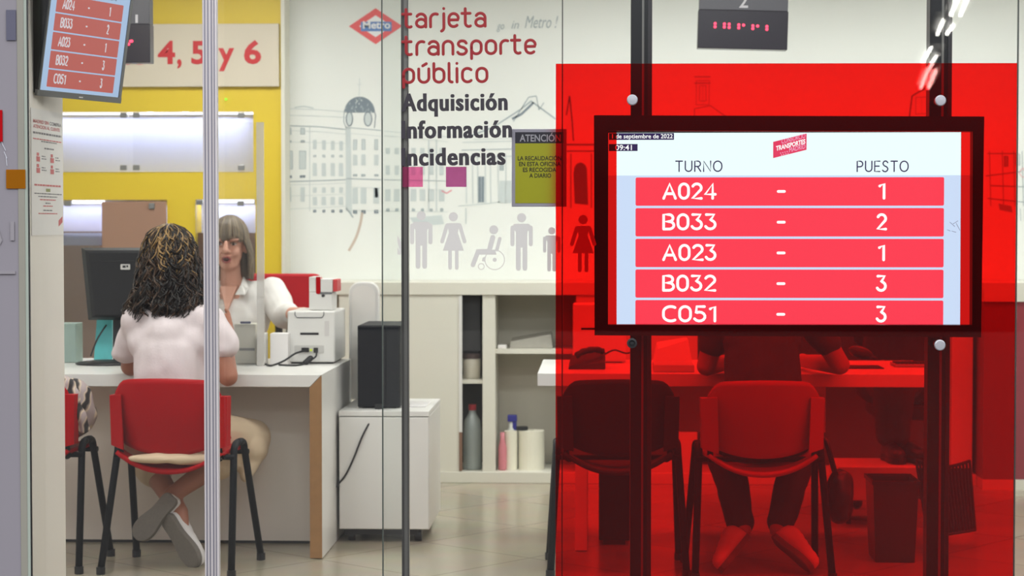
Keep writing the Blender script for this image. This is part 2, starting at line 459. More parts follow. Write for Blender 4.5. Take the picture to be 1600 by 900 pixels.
struct(MB().box((XYR, YY - 0.012, 0), (XYR + 0.02, YW - 0.002, ZC)).build('trim_1', M_cab))
M_led = emit('led_strip', (238, 240, 255), 2.6)
def niche(label, c, led, doors, half_line=None):
    x0, x1, z0, z1 = X(c[0], YY), X(c[2], YY), zz(c[3]), zz(c[1])
    t = thing('display_case', label, 'display case', ((x0 + x1) / 2, YY + 0.08, z0))
    MB().box((x0, YW - 0.02, z0), (x1, YW - 0.004, z1)).build('back_panel', M_lilac, t)
    l = area('case_light', ((x0 + x1) / 2, YY + 0.09, z1 - 0.02), (x1 - x0) * 0.92, 0.05, led, col=(0.70, 0.75, 1.0))
    for a, b in doors:
        d = MB().box((X(a, YY), YY - 0.008, z0 + 0.004), (X(b, YY) - 0.003, YY - 0.002, z1 - 0.004)).build('glass_door', M_plexi, t)
        yield t, d, x0, x1, z0, z1
def clip(px, py, parent):
    p = pt(px, py, YY - 0.012)
    MB().box(p + Vector((-0.018, -0.006, -0.014)), p + Vector((0.018, 0.006, 0.014))).build('clip', M_brushed, parent, bevel=0.003)
last = None
for k, (t, d, x0, x1, z0, z1) in enumerate(niche('long lit display case with two glass doors in the yellow wall', (52, 173, 397, 268), 2.6, ((52, 203), (203, 397)))):
    for px in ((193,) if k == 0 else (213, 377)):
        clip(px, 180, d); clip(px, 262, d)
    last = (t, x0, x1, z0, z1)
t, x0, x1, z0, z1 = last
MB().box((x0 + 0.01, YY + 0.06, z1 - 0.012), (x1 - 0.01, YY + 0.08, z1 - 0.002)).build('led_strip', M_led, t)
for px in (235, 290): MB().lathe(pt(px, 176, YY + 0.05), [(0.02, -0.004), (0.02, 0.004)], 12).build('spot_lamp', M_led, t)
for k, (t, d, x0, x1, z0, z1) in enumerate(niche('lower lit display case beside the brown board, above the dark monitor', (60, 312, 262, 590), 1.1, ((60, 158),))):
    clip(106, 318, d)
    MB().box((X(110, YY), YY + 0.05, z1 - 0.02), (X(160, YY), YY + 0.07, z1 - 0.002)).build('led_strip', M_led, t)
    MB().box((x0, YY + 0.03, zz(364)), (X(160, YY), YY + 0.14, zz(362))).build('shelf', M_brown, t)
    MB().box((x0, YY + 0.06, z0), (X(160, YY), YY + 0.1, zz(384))).build('lower_panel', M_brown, t)
for k, (t, d, x0, x1, z0, z1) in enumerate(niche('small pinkish lit display case behind the employee with blond hair', (307, 311, 400, 470), .7, ((307, 400),))):
    clip(312, 316, d); clip(376, 318, d)
    MB().box((x0 + 0.02, YY + 0.05, z1 - 0.02), (x1 - 0.02, YY + 0.07, z1 - 0.002)).build('led_strip', M_led, t)
    MB().box((x0, YY + 0.05, z0), (x1, YY + 0.1, zz(364))).build('lower_panel', M_brown, t)
bb = MB().box((X(160, YY - 0.03), YY - 0.03, zz(480)), (X(260, YY - 0.03), YY - 0.012, zz(315)))
bo = bb.build('board', M_brown, bevel=0.002); tag(bo, 'brown board leaning over the lower case on the yellow wall', 'board')
p = pt(237, 322, YY - 0.035); MB().box(p + Vector((-0.016, -0.004, -0.016)), p + Vector((0.016, 0.006, 0.016))).build('clip', M_brushed, bo, bevel=0.003)
# beige sign with red lettering
YS = YY - 0.03
sg = thing('wall_sign', 'beige sign on the yellow wall reading mesas 4, 5 y 6', 'sign', pt(270, 135, YS))
MB().box((X(90, YS), YS, Z(134, YS)), (X(437, YS), YS + 0.026, Z(35, YS))).build('board', M_beige, sg, bevel=0.003)
m_sr = mat('sign_red', (200, 34, 40), 0.5)
lb = MB(); M = plane_m(Vector((0, YS - 0.002, 0)))
text_into(lb, 'Mesas', M, X(78, YS), X(233, YS), Z(97, YS), Z(63, YS), 0, 0.03)
text_into(lb, '4', M, X(249, YS), X(276, YS), Z(97, YS), Z(63, YS), 0, 0.03)
text_into(lb, ',', M, X(279, YS), X(286, YS), Z(98, YS), Z(65, YS), 0, 0.03)
text_into(lb, '5', M, X(301, YS), X(325, YS), Z(97, YS), Z(63, YS), 0, 0.03)
text_into(lb, 'y', M, X(343, YS), X(368, YS), Z(97, YS), Z(63, YS), 0, 0.03)
text_into(lb, '6', M, X(383, YS), X(410, YS), Z(97, YS), Z(63, YS), 0, 0.03)
lb.build('lettering', m_sr, sg)
p = pt(353, 155, YY - 0.008)
sl = MB().lathe(p, [(0.006, -0.004), (0.006, 0.004)], 10, M=Matrix.Rotation(PI / 2, 3, 'X')).build('indicator_light', emit('green_led', (150, 255, 60), 1.5))
tag(sl, 'tiny green light under the beige sign on yellow wall', 'light')

# ------------------------------------------------------------------ mural on the back wall
YM = YW - 0.012
mu = thing('wall_mural', 'white wall mural with pale pencil sketch of a domed palace', 'mural', (X(900, YM), YM, Z(438, YM)))
MB().box((X(449, YM), YM, Z(441, YM)), (X(1700, YM), YW - 0.001, ZC - 0.02)).build('panel', M_wall, mu)
inks = [mat('ink_pale', (206, 214, 214), 0.7), mat('ink_mid', (170, 182, 186), 0.7), mat('ink_dark', (128, 140, 150), 0.7), mat('ink_rust', (206, 190, 176), 0.7), mat('ink_pink', (238, 160, 170), 0.7)]
sk = MB(); MMu = plane_m(Vector((0, YM - 0.0015, 0)))
kpx = 1 / (FPX / YM)
def q(px, py): v = pt(px, py, YM); return (v.x, v.z)
def seg(a, b, w=0.8, mi=0):
    A, B = Vector(q(*a)), Vector(q(*b)); d = B - A
    if d.length < 1e-5: return
    n = Vector((-d.y, d.x)).normalized() * w * kpx / 2
    sk.add([MMu @ Vector((*(A + n), 0)), MMu @ Vector((*(B + n), 0)), MMu @ Vector((*(B - n), 0)), MMu @ Vector((*(A - n), 0))], [(0, 3, 2, 1)], mi)
def path(P, w=0.8, mi=0):
    for a, b in zip(P, P[1:]): seg(a, b, w, mi)
def fillp(P, mi=0):
    sk.add([MMu @ Vector((*q(*a), -0.0004)) for a in P], [tuple(range(len(P)))], mi)
def jit(a, k=0.8): return (a[0] + random.uniform(-k, k), a[1] + random.uniform(-k, k))
def win(cx, cy, w_, h, mi=0, fill=None):
    if fill is not None: fillp([(cx - w_ / 2, cy - h / 2), (cx + w_ / 2, cy - h / 2), (cx + w_ / 2, cy + h / 2), (cx - w_ / 2, cy + h / 2)], fill)
    path([jit((cx - w_ / 2, cy - h / 2), .4), jit((cx + w_ / 2, cy - h / 2), .4), jit((cx + w_ / 2, cy + h / 2), .4), jit((cx - w_ / 2, cy + h / 2), .4), (cx - w_ / 2, cy - h / 2)], 0.8, mi)
    seg((cx, cy - h / 2), (cx, cy + h / 2), 0.6, 0)
# long facade of the palace, receding a little; generic classical building
for (y0, y1, wd, mi) in ((170, 175, 1, 0), (180, 184, 1, 0), (196, 202, 1.4, 1), (204, 210, .8, 0), (222, 224, .8, 0), (284, 281, 1.6, 1), (289, 286, .8, 0), (306, 303, .7, 0), (327, 322, .8, 0)):
    path([jit((449, y0), .5), jit((500, y0 + (y1 - y0) * .4), .5), jit((541, y1), .5)], wd, mi)
for cx in (452, 473):
    win(cx, 205, 6, 10, 1, 0); win(cx, 250, 10, 28, 1, 0); win(cx, 221, 6, 3, 1, 1); win(cx, 304, 6, 22, 0, 0); win(cx, 276, 8, 3, 2, 2)
for i, cx in enumerate((492, 506, 520, 533)):
    yy = 1.5 * i
    win(cx, 226 + yy * .4, 5, 14, 0, 0); win(cx, 244, 4, 3, 1, 0); win(cx, 265, 6, 20, 0, 0); win(cx, 297, 5, 8, 0, 0); win(cx, 314, 6, 12, 0, 0); win(cx, 330, 4, 4, 2, 2)
for x_ in (484, 541, 443 + 8): seg((x_, 197), (x_, 330), 1.2, 0)
path([(460, 168), (475, 166), (490, 169)], 2, 0)
# corner tower with dome
fillp([(540, 200), (548, 200), (550, 340), (541, 325)], 0)
for (y0, y1, wd, mi) in ((199, 204, 1.2, 1), (208, 213, .8, 0), (279, 281, 1.6, 1), (292, 294, .8, 0), (328, 330, .7, 0)): path([(541, y0), (570, (y0 + y1) / 2), (596, y1)], wd, mi)
for cx in (555, 568, 588):
    win(cx, 226, 5, 16, 1, 0); win(cx, 250, 6, 16, 0, 0); win(cx, 306, 8, 24, 0, 0); win(cx, 331, 6, 5, 2, 2); win(cx, 274, 6, 3, 1, 1)
win(588, 301, 5, 14, 2, 1)
fillp([(562 + 24 * math.cos(a), 176 + (25 if math.sin(a) > 0 else 8) * -math.sin(a)) for a in [PI * i / 16 for i in range(17)]], 2)
for k in range(26):
    a = random.uniform(0, PI); r_ = random.uniform(.3, 1); c_ = (562 + 23 * r_ * math.cos(a), 176 - 24 * r_ * math.sin(a)); seg(c_, (c_[0] + random.uniform(-3, 3), c_[1] + random.uniform(2, 5)), random.uniform(.6, 1.6), random.choice((0, 1, 1)))
for cx, rw in ((546, 5), (575, 6)):
    fillp([(cx + rw * math.cos(2 * PI * i / 14), 186 + 11 * math.sin(2 * PI * i / 14)) for i in range(14)], 0)
    path([(cx + rw * math.cos(2 * PI * i / 14), 186 + 11 * math.sin(2 * PI * i / 14)) for i in range(15)], 1.6, 2)
path([(541, 200), (537, 190), (538, 172), (541, 168)], 1.2, 1); path([(585, 200), (587, 180), (584, 172)], 1.4, 2)
seg((561, 150), (562, 122), 1, 0); seg((557, 132), (566, 132), .8, 0)
path([(541, 325), (552, 340)], 2.2, 1)
path(cr([(566, 332), (563, 350), (556, 372), (545, 392)]), 4, 3)
# continuation behind the door rail
for (y0, y1, wd, mi) in ((205, 214, 1, 0), (212, 222, .8, 0), (281, 283, 1.2, 1), (330, 331, .7, 0)): path([(600, y0), (660, (y0 + y1) / 2), (700, y1)], wd, mi)
for cx in (606, 620, 646, 660, 674, 690): win(cx, 236, 6, 9, 0, 0); win(cx, 266, 6, 14, 0, 0); win(cx, 305, 8, 18, 0, 0); win(cx, 328, 4, 4, 1, 1)
for x_ in (670, 682): seg((x_, 218), (x_, 330), 2.2, 0)
# second pavilion with pediment
path([(726, 216), (770, 199), (812, 172), (830, 158), (868, 186)], 2.2, 1); path([(740, 218), (868, 214)], 1, 0); path([(802, 190), (826, 152), (838, 150)], 1.6, 1)
path([(800, 186), (815, 178), (834, 160)], 3.5, 2); path([(838, 150), (842, 172), (850, 160)], 1.2, 1)
for y0 in (222, 234, 246): path([jit((722, y0)), jit((870, y0 - 3))], 1.4, 0 if y0 != 234 else 1)
for x_ in (728, 738, 746, 758, 766, 778, 790): seg((x_, 240), (x_ + 1, 318), 1.6, 0)
win(752, 296, 9, 40, 1, 2); win(790, 300, 18, 34, 0, 0); win(784, 262, 6, 8, 1, 1)
path([(716, 322), (764, 318), (800, 312)], 1.4, 0); fillp([(640, 340), (690, 336), (694, 350), (650, 354)], 0)
seg((728, 325), (728, 350), 2, 0)
path([(690, 298), (698, 302), (706, 297)], 2, 4)
# right hand part of the sketch, seen through the red panel and beside it
for (a, b, c_, d_) in ((1085, 120, 1110, 120), (1085, 130, 1110, 130)): seg((a, b), (c_, d_), 1.6, 1)
win(1098, 145, 20, 38, 1); win(1098, 146, 10, 24, 1); path([(1085, 190), (1085, 170), (1110, 165), (1128, 178), (1150, 190)], 1.2, 1)
path([(885, 180), (890, 150), (894, 190), (896, 220)], 2, 2); seg((880, 226), (930, 226), 2.4, 2); seg((880, 236), (930, 236), 1.6, 2)
fillp([(898, 318), (896, 270)] + [(907 + 10 * math.cos(PI - PI * i / 8), 266 - 12 * math.sin(PI * i / 8)) for i in range(9)] + [(919, 320)], 2)
for x_ in (892, 924): seg((x_, 240), (x_, 325), 2, 1)
path([(1420, 190), (1425, 150), (1445, 138), (1452, 142)], 2, 2); win(1440, 165, 18, 26, 1)
for (a, b) in (((1543, 240), (1592, 240)), ((1540, 275), (1596, 268)), ((1548, 290), (1600, 292)), ((1543, 310), (1620, 318))): seg(a, b, 1.6, 1)
for x_ in (1546, 1566, 1584, 1597): seg((x_, 236), (x_ + 2, 322), 1.2, 1)
win(1572, 252, 6, 16, 2, 1); win(1590, 250, 7, 16, 1, 0); fillp([(1560, 318), (1580, 322), (1582, 332), (1562, 328)], 1)
path([(1592, 270), (1598, 262), (1604, 272), (1598, 278), (1592, 270)], 1, 4)
for x_ in range(1588, 1640, 6): seg((x_, 326), (x_ + 1, 345), 1, 1)
sk.build('sketch', inks, mu)
# handwriting and diamond logo of the mural
hw = MB()
text_into(hw, 'go', MMu, *[q(a, 40)[0] for a in (776, 788)], q(780, 46)[1], q(780, 34)[1], 0, 0, 0.3)
text_into(hw, 'in', MMu, *[q(a, 40)[0] for a in (799, 811)], q(780, 45)[1], q(780, 32)[1], 0, 0, 0.3)
text_into(hw, 'Metro !', MMu, *[q(a, 40)[0] for a in (820, 872)], q(780, 44)[1], q(780, 25)[1], 0, 0, 0.35)
hw.build('handwriting', inks[1], mu)
lg = MB()
def dia(rx, ry, dz, mi): 
    c = q(587, 41); P = [(c[0] - rx * kpx, c[1]), (c[0], c[1] - ry * kpx), (c[0] + rx * kpx, c[1]), (c[0], c[1] + ry * kpx)]
    lg.add([MMu @ Vector((*a, dz)) for a in P], [(0, 1, 2, 3)], mi)
dia(42, 28, 0.0008, 0); dia(26, 17, 0.0016, 1)
a, b = q(564, 49), q(612, 34)
lg.add([MMu @ Vector((a[0], a[1], .0024)), MMu @ Vector((b[0], a[1], .0024)), MMu @ Vector((b[0], b[1], .0024)), MMu @ Vector((a[0], b[1], .0024))], [(0, 1, 2, 3)], 2)
text_into(lg, 'Metro', MMu @ Matrix.Translation((0, 0, 0.0032)), q(567, 0)[0], q(610, 0)[0], q(0, 47)[1], q(0, 36)[1], 1, 0.025)
lg.build('logo', [mat('logo_red', (238, 96, 98), .5), mat('logo_white', (240, 240, 242), .5), mat('logo_blue', (96, 134, 196), .5)], mu)

# ------------------------------------------------------------------ sideboard along the back wall
YB = 10.42; YC_ = 10.25
sb = thing('sideboard', 'long cream sideboard with open shelves along the back wall', 'sideboard', (X(900, YB), 10.6, 0))
zt, zu, zb0 = Z(441, YB), Z(461, YB), Z(737, YB)
x_l, x_r = X(470, YB), X(1537, YC_) - .002
MB().box((x_l, YB - 0.02, zu), (x_r, YM - 0.002, zt)).build('top', M_cab, sb, bevel=0.003)
MB().box((x_l, YB - 0.02, 0), (x_r, YM - 0.06, zb0)).build('plinth', M_cab, sb, bevel=0.003)
MB().box((x_l, YM - 0.03, zb0), (X(640, YB), YM - 0.004, zu)).box((X(770, YB), YM - 0.03, zb0), (x_r, YM - 0.004, zu)).build('back_panel', M_cabin, sb)
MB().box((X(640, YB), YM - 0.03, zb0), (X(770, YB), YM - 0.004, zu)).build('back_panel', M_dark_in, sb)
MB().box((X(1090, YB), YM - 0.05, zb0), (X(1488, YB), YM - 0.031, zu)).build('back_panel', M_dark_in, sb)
dr = MB().box((X(530, YB), YB - 0.012, zb0), (X(721, YB), YB + 0.01, zu)).build('sliding_door', M_cab, sb, bevel=0.003)
MB().box((X(717, YB - 0.02), YB - 0.018, zb0 + 0.005), (X(722, YB - 0.02), YB - 0.008, Z(675, YB))).build('edge_strip', mat('brown_edge', (128, 96, 76), .5), dr)
MB().box((X(717, YB - 0.02), YB - 0.018, Z(675, YB)), (X(722, YB - 0.02), YB - 0.008, zu - 0.004)).build('edge_strip', M_white, dr)
for a, b in ((754, 774), (1060, 1090), (1487, 1520)):
    MB().box((X(a, YB), YB - 0.01, zb0), (X(b, YB), YM - 0.05, zu)).build('divider', M_cab, sb, bevel=0.002)
MB().box((X(900, YB), YB - 0.012, zb0), (X(1064, YB), YB + 0.01, zu)).build('sliding_door', M_cab, sb, bevel=0.003)
MB().box((X(774, YB), YB + 0.02, Z(553, YB)), (X(1060, YB), YM - 0.05, Z(546, YB))).build('shelf', M_cab, sb)
MB().box((X(640, YB), YB + 0.02, Z(600, YB)), (X(754, YB), YM - 0.05, Z(594, YB))).build('shelf', M_cab, sb)
YBi = YB + 0.1
def onshelf(px, pyb, Y=YBi): return pt(px, pyb, Y)
zs1, zs2, zs3 = Z(546, YB), Z(594, YB), zb0
# things on the sideboard shelves
def simple(name, label, cat, mb_, mats, bevel=0.003, group=None, smooth=False):
    o = mb_.build(name, mats, None, bevel, smooth); return tag(o, label, cat, group)
x_ = X(737, YBi)
tb = thing('storage_tub', 'round beige tub on the narrow shelf slot of sideboard', 'tub', (x_, YBi, zs2))
MB().lathe((x_, YBi, zs2), [(0.042, 0), (0.046, 0.01), (0.048, 0.105), (0.044, 0.11)], 20).build('body', M_cabin, tb, smooth=True)
MB().lathe((x_, YBi, zs2 + 0.108), [(0.05, 0), (0.05, 0.022), (0.046, 0.026)], 20).build('lid', mat('brown_lid', (74, 58, 56), .5), tb)
x_ = X(738, YBi)
bt = thing('bottle', 'large clear bottle with red cap standing in the narrow slot', 'bottle', (x_, YBi, zs3))
MB().lathe((x_, YBi, zs3), [(0.045, 0), (0.05, 0.01), (0.05, 0.2), (0.044, 0.26), (0.02, 0.3), (0.017, 0.32)], 20).build('body', mat('clear_bottle', (158, 166, 164), .15, vary=.05), bt, smooth=True)
MB().lathe((x_, YBi, zs3 + 0.315), [(0.021, 0), (0.021, 0.03)], 14).build('cap', mat('cap_red', (170, 40, 50), .4), bt)
x_ = X(738, YBi + .1)
simple('ring_binder', 'dark grey binder standing on the narrow slot upper shelf', 'binder', MB().box((x_ - 0.045, YBi - 0.02, zs2 + 0.145), (x_ + 0.05, YBi + 0.2, zs2 + 0.44)).box((x_ - 0.04, YBi + 0.0, zs2 + 0.001), (x_ + 0.04, YBi + 0.2, zs2 + 0.145)), mat('binder_grey', (62, 62, 64), .6))
# papers in a clear sleeve on the right shelf
x0, x1 = X(796, YBi), X(852, YBi)
simple('paper_stack', 'greyish paper bundle in plastic lying on open shelf', 'papers', MB().loft([[Vector((x0, YBi, zs1)), Vector((x1 + .04, YBi, zs1)), Vector((x1 + .04, YBi + .22, zs1)), Vector((x0, YBi + .22, zs1))], [Vector((x0 + .005, YBi, zs1 + .035)), Vector((x1 + .03, YBi, zs1 + .075)), Vector((x1 + .03, YBi + .2, zs1 + .085)), Vector((x0 + .005, YBi + .2, zs1 + .045))]]), mat('bundle_grey', (176, 172, 162), .3, vary=.15, scale=30), 0.004)
x_ = X(784, YBi)
simple('paper_pad', 'small white pad at the end of the open shelf', 'pad', MB().box((x_ - .02, YBi - .03, zs1), (x_ + .025, YBi + .1, zs1 + .018)), M_paper)
x_ = X(799, YBi + .05)
sp = thing('spray_bottle', 'pale spray bottle with dark blue trigger head in sideboard', 'bottle', (x_, YBi + .05, zs3))
MB().lathe((x_, YBi + .05, zs3), [(0.036, 0), (0.04, 0.01), (0.04, 0.14), (0.03, 0.19), (0.015, 0.22), (0.014, 0.25)], 18).build('body', mat('spray_white', (214, 214, 206), .3), sp, smooth=True)
MB().box((x_ - .02, YBi + .03, zs3 + .25), (x_ + .03, YBi + .07, zs3 + .285)).box((x_ + .006, YBi + .035, zs3 + .2), (x_ + .028, YBi + .065, zs3 + .25)).build('trigger', mat('blue_trigger', (44, 44, 140), .4), sp, bevel=.004)
x_ = X(785, YBi - .03)
simple('cleaning_bottle', 'slim pink bottle beside the white paper rolls', 'bottle', MB().lathe((x_, YBi - .03, zs3), [(0.02, 0), (0.022, 0.01), (0.022, 0.12), (0.012, 0.16), (0.012, 0.2)], 14), mat('pink_bottle', (214, 130, 140), .4), 0, smooth=True)
for a, lab in ((798, 'white paper roll standing next to slim pink bottle'), (830, 'wide white paper roll standing behind the chair leg')):
    r = 0.034 if a == 798 else 0.07
    x_ = X(a, YBi)
    simple('paper_roll', lab, 'paper roll', MB().lathe((x_, YBi + (.0 if a == 798 else .03), zs3), [(r * .3, .004), (r * .3, 0), (r, 0), (r, .205), (r * .3, .205), (r * .3, .19)], 24), mat('roll_white', (236, 232, 214), .8), 0)
x_ = X(811, YBi + .03)
simple('tape_roll', 'dark tape roll lying on the white paper roll', 'tape roll', MB().lathe((X(816, YBi + .03), YBi + .03, zs3 + .207), [(.012, 0), (.03, 0), (.03, .018), (.012, .018)], 18), M_dgrey, 0)

# maroon cupboard at the end of the sideboard and its baseboard
YC = 10.25
mc = thing('cupboard', 'maroon cupboard at the far end of the cream sideboard', 'cupboard', (X(1580, YC) + .2, YC + .25, 0))
MB().box((X(1537, YC), YC, Z(745, YC)), (X(1537, YC) + 0.9, YM - .004, Z(470, YC))).build('body', M_maroon, mc, bevel=.003)
MB().box((X(1537, YC), YC - .005, 0), (X(1537, YC) + 0.9, YM - .06, Z(745, YC))).build('plinth', M_cab, mc)
MB().box((X(1537, YC), YC - .01, Z(470, YC)), (X(1537, YC) + 0.9, YM - .004, Z(441, YC))).build('top', M_cab, mc)

# ------------------------------------------------------------------ the employee's desk
DX, DY0, DY1, DZ, DT = -1.12, 8.0, 8.96, 0.75, 0.05
M_front = mat('taupe_front_panel', (236, 224, 215), 0.45, vary=0.03, scale=5)
M_shadow = mat('gap_shadow_dark', (44, 42, 42), 0.6)
def YZprism(mb, poly, y0, y1, mi=0):
    mb.loft([[Vector((x, y0, z)) for x, z in poly], [Vector((x, y1, z)) for x, z in poly]], mi)
d1 = thing('desk', 'white desk with raw wooden edge where the curly haired customer sits', 'desk', (-2, 8.4, 0))
b = MB(); YZprism(b, [(-3.0, DZ - DT), (DX - DT, DZ - DT), (DX, DZ), (-3.0, DZ)], DY0, DY1); b.build('desktop', M_white, d1, bevel=.0015)
b = MB(); YZprism(b, [(DX - DT, 0.004), (DX, 0.004), (DX, DZ - .001), (DX - DT, DZ - DT - .001)], DY0 + .004, DY1)
lg1 = b.build('end_panel', M_white, d1)
b = MB(); YZprism(b, [(DX - DT, 0.004), (DX - .001, 0.004), (DX - .001, DZ - .002), (DX - DT, DZ - DT - .002)], DY0, DY0 + .004)
b.build('wooden_edge', M_wood, lg1)
MB().box((-3.0, 8.39, .012), (DX - DT, 8.41, DZ - DT)).build('front_panel', M_front, d1)
MB().box((-3.0, 8.395, 0), (DX - DT, 8.405, .012)).build('gap_shadow', M_shadow, d1)  # dark strip painting the shade in the gap under the front panel

# monitor seen from behind
Ym = 8.62
mo = thing('monitor', 'dark desktop monitor seen from behind, next to curly hair', 'monitor', (X(200, Ym), Ym, DZ))
def mcorner(px, py, dy): return pt(px, py, Ym + dy)
tl, tr, br_, bl = (127, 387), (300, 387), (290, 500), (138, 500)
def cpt(a, k, dy):
    cx, cy = 213, 443; return pt(cx + (a[0] - cx) * k, cy + (a[1] - cy) * k, Ym + dy)
ring = lambda k, dy: [cpt(a, k, dy) for a in (tl, tr, br_, bl)]
MB().loft([ring(.985, .05), ring(1, .045), ring(1, .015), ring(.93, -.012), ring(.86, -.02)]).build('shell', M_dgrey, mo, bevel=.002)
b = MB(); P0 = pt(127, 405, Ym - .014); P1 = pt(300, 405, Ym - .014)
b.tube([pt(142, 408, Ym - .019), pt(284, 408, Ym - .019)], .0025, 6); b.build('seam', M_black, mo)
b = MB(); M = plane_m(Vector((0, Ym - .024, 0))); c_ = pt(196, 417, Ym - .024)
b.prism(rrect(c_.x - .021, c_.z - .012, c_.x + .021, c_.z + .012, .004), M, .003); bd = b.build('badge', mat('badge_grey', (206, 204, 200), .4), mo)
b = MB(); b.prism(rrect(c_.x - .012, c_.z - .004, c_.x + .002, c_.z + .006, .002), M @ Matrix.Translation((0, 0, .0032)), .0006); b.prism(rrect(c_.x + .005, c_.z - .002, c_.x + .013, c_.z + .007, .002), M @ Matrix.Translation((0, 0, .0032)), .0006)
b.build('badge_mark', M_dgrey, bd)
p = pt(194, 500, Ym + .06); q0 = Vector((p.x, Ym + .04, DZ))
b = MB(); b.loft([[q0 + Vector((sx * .042, sy * .02, z)) for sx, sy in ((-1, -1), (1, -1), (1, 1), (-1, 1))] for z in (.012, .2)]); b.build('neck', M_black, mo, bevel=.006)
b = MB(); b.lathe(Vector((X(160, 8.5), 8.55, DZ)), [(.12, 0), (.125, .006), (.1, .014), (.05, .02)], 28, M=Matrix.Diagonal((1.05, .8, 1))); b.build('foot', M_black, mo, smooth=True)
# folders at the left of the desk
p = fl(150, 558, DZ)
b = MB(); b.loft([[Vector((X(146, 8.7), 8.70, DZ + .001)), Vector((X(176, 8.7), 8.68, DZ + .001)), Vector((X(176, 8.7), 8.69, DZ + .001)), Vector((X(146, 8.7), 8.71, DZ + .001))],
                  [Vector((X(146, 8.7), 8.76, Z(500, 8.74))), Vector((X(172, 8.7), 8.74, Z(500, 8.74))), Vector((X(172, 8.7), 8.75, Z(500, 8.74))), Vector((X(146, 8.7), 8.77, Z(500, 8.74)))]])
simple('brochure', 'turquoise brochure standing on the desk under the dark monitor', 'brochure', b, M_teal, 0)
b = MB().box((X(92, 8.66), 8.64, DZ + .001), (X(120, 8.66), 8.76, Z(506, 8.7)))
simple('file_box', 'greyish green file box at the end of the desk beside turquoise brochure', 'box', b, mat('file_box_green', (142, 160, 152), .5, vary=.12, scale=14), .003)
b = MB(); b.tube(cr([pt(142, 556, 8.55), pt(152, 530, 8.6), pt(166, 508, 8.66)]), .004, 6)
simple('monitor_cable', 'thin dark cable rising in front of turquoise brochure', 'cable', b, M_cable, 0)

# acrylic counter screen on the desk
Yp = 8.5
ps = thing('counter_screen', 'clear acrylic counter screen standing on desk, thick white edge', 'counter screen', (X(365, Yp), Yp, DZ))
x0, x1 = X(322, Yp), X(413, Yp); zt_ = Z(190, Yp)
MB().box((x0, Yp, DZ + .001), (x1 - .03, Yp + .006, zt_)).build('sheet', M_plexi, ps)
MB().box((x1 - .031, Yp - .004, DZ + .001), (x1, Yp + .01, zt_)).build('edge_profile', M_plexedge, ps)

# label printer
Yq = 8.62
pr = thing('label_printer', 'boxy white label printer with black cables plugged in its rear', 'printer', (X(490, Yq), 8.8, DZ))
px0, px1 = X(449, Yq), X(523, Yq); pz1 = Z(487, Yq)
MB().box((px0, Yq, DZ + .008), (px1, 8.985, pz1)).build('body', M_white, pr, bevel=.006)
MB().box((px0 + .015, Yq + .01, DZ), (px1 - .015, 8.94, DZ + .012)).build('base', M_dgrey, pr)
def onfront(name, poly, m, par, d=.003, Yf=None):
    Yf = Yq if Yf is None else Yf
    b = MB(); b.prism(poly, plane_m(Vector((0, Yf, 0))), d); return b.build(name, m, par)
def bx(a, c, e, g, r=.003, Yf=None):  # px box -> rounded poly on a plane
    Yf = Yq if Yf is None else Yf
    return rrect(X(a, Yf), Z(g, Yf), X(e, Yf), Z(c, Yf), r)
M_line = mat('seam_grey', (120, 120, 122), .5)
b = MB(); z_ = Z(497, Yq)
b.tube([Vector((X(461, Yq), Yq - .001, pz1 - .002)), Vector((X(461, Yq), Yq - .001, z_ + .012)), Vector((X(464, Yq), Yq - .001, z_)), Vector((X(503, Yq), Yq - .001, z_)), Vector((X(506, Yq), Yq - .001, z_ + .012)), Vector((X(506, Yq), Yq - .001, pz1 - .002))], .0022, 6)
b.build('lid_seam', M_line, pr)
onfront('slot', bx(469, 520.5, 498, 524, .002), M_black, pr, .002)
po = onfront('port_panel', bx(460, 540.5, 506, 553, .003), mat('port_grey', (198, 196, 192), .5), pr, .003)
onfront('socket', bx(471, 544, 483, 551, .002), M_black, po, .005)
onfront('socket', bx(490, 544, 497, 552, .002), M_dgrey, po, .005)
b = MB(); b.ell(pt(486, 547, Yq - .006), .005); b.build('status_light', emit('printer_led', (196, 210, 40), 1.2), po)
onfront('side_button', bx(507, 502, 514, 526, .003), mat('button_grey', (210, 206, 204), .5), pr, .002)
b = MB(); b.tube(cr([pt(481, 547, Yq - .012), pt(462, 552, Yq - .06), pt(445, 563, Yq - .1) , fl(425, 571, DZ + .006), fl(415, 569, DZ + .006)]), .0045, 7)
simple('printer_cable', 'black power cable running from printer socket across desk', 'cable', b, M_cable, 0, 'printer cables')
b = MB(); pA, pB = pt(494, 548, Yq - .012), pt(474, 570, Yq - .06)
b.tube(cr([pA, pt(494, 556, Yq - .03), pt(487, 562, Yq - .04), pt(477, 568, Yq - .05), fl(460, 571, DZ + .005), fl(436, 570, DZ + .005)]), .004, 7)
cb = simple('printer_cable', 'short black cable with thick ferrite lump below printer sockets', 'cable', b, M_cable, 0, 'printer cables')
b = MB(); b.cap(pt(485, 560, Yq - .04), .013, pt(477, 567, Yq - .045), .013); b.build('ferrite_core', M_black, cb)
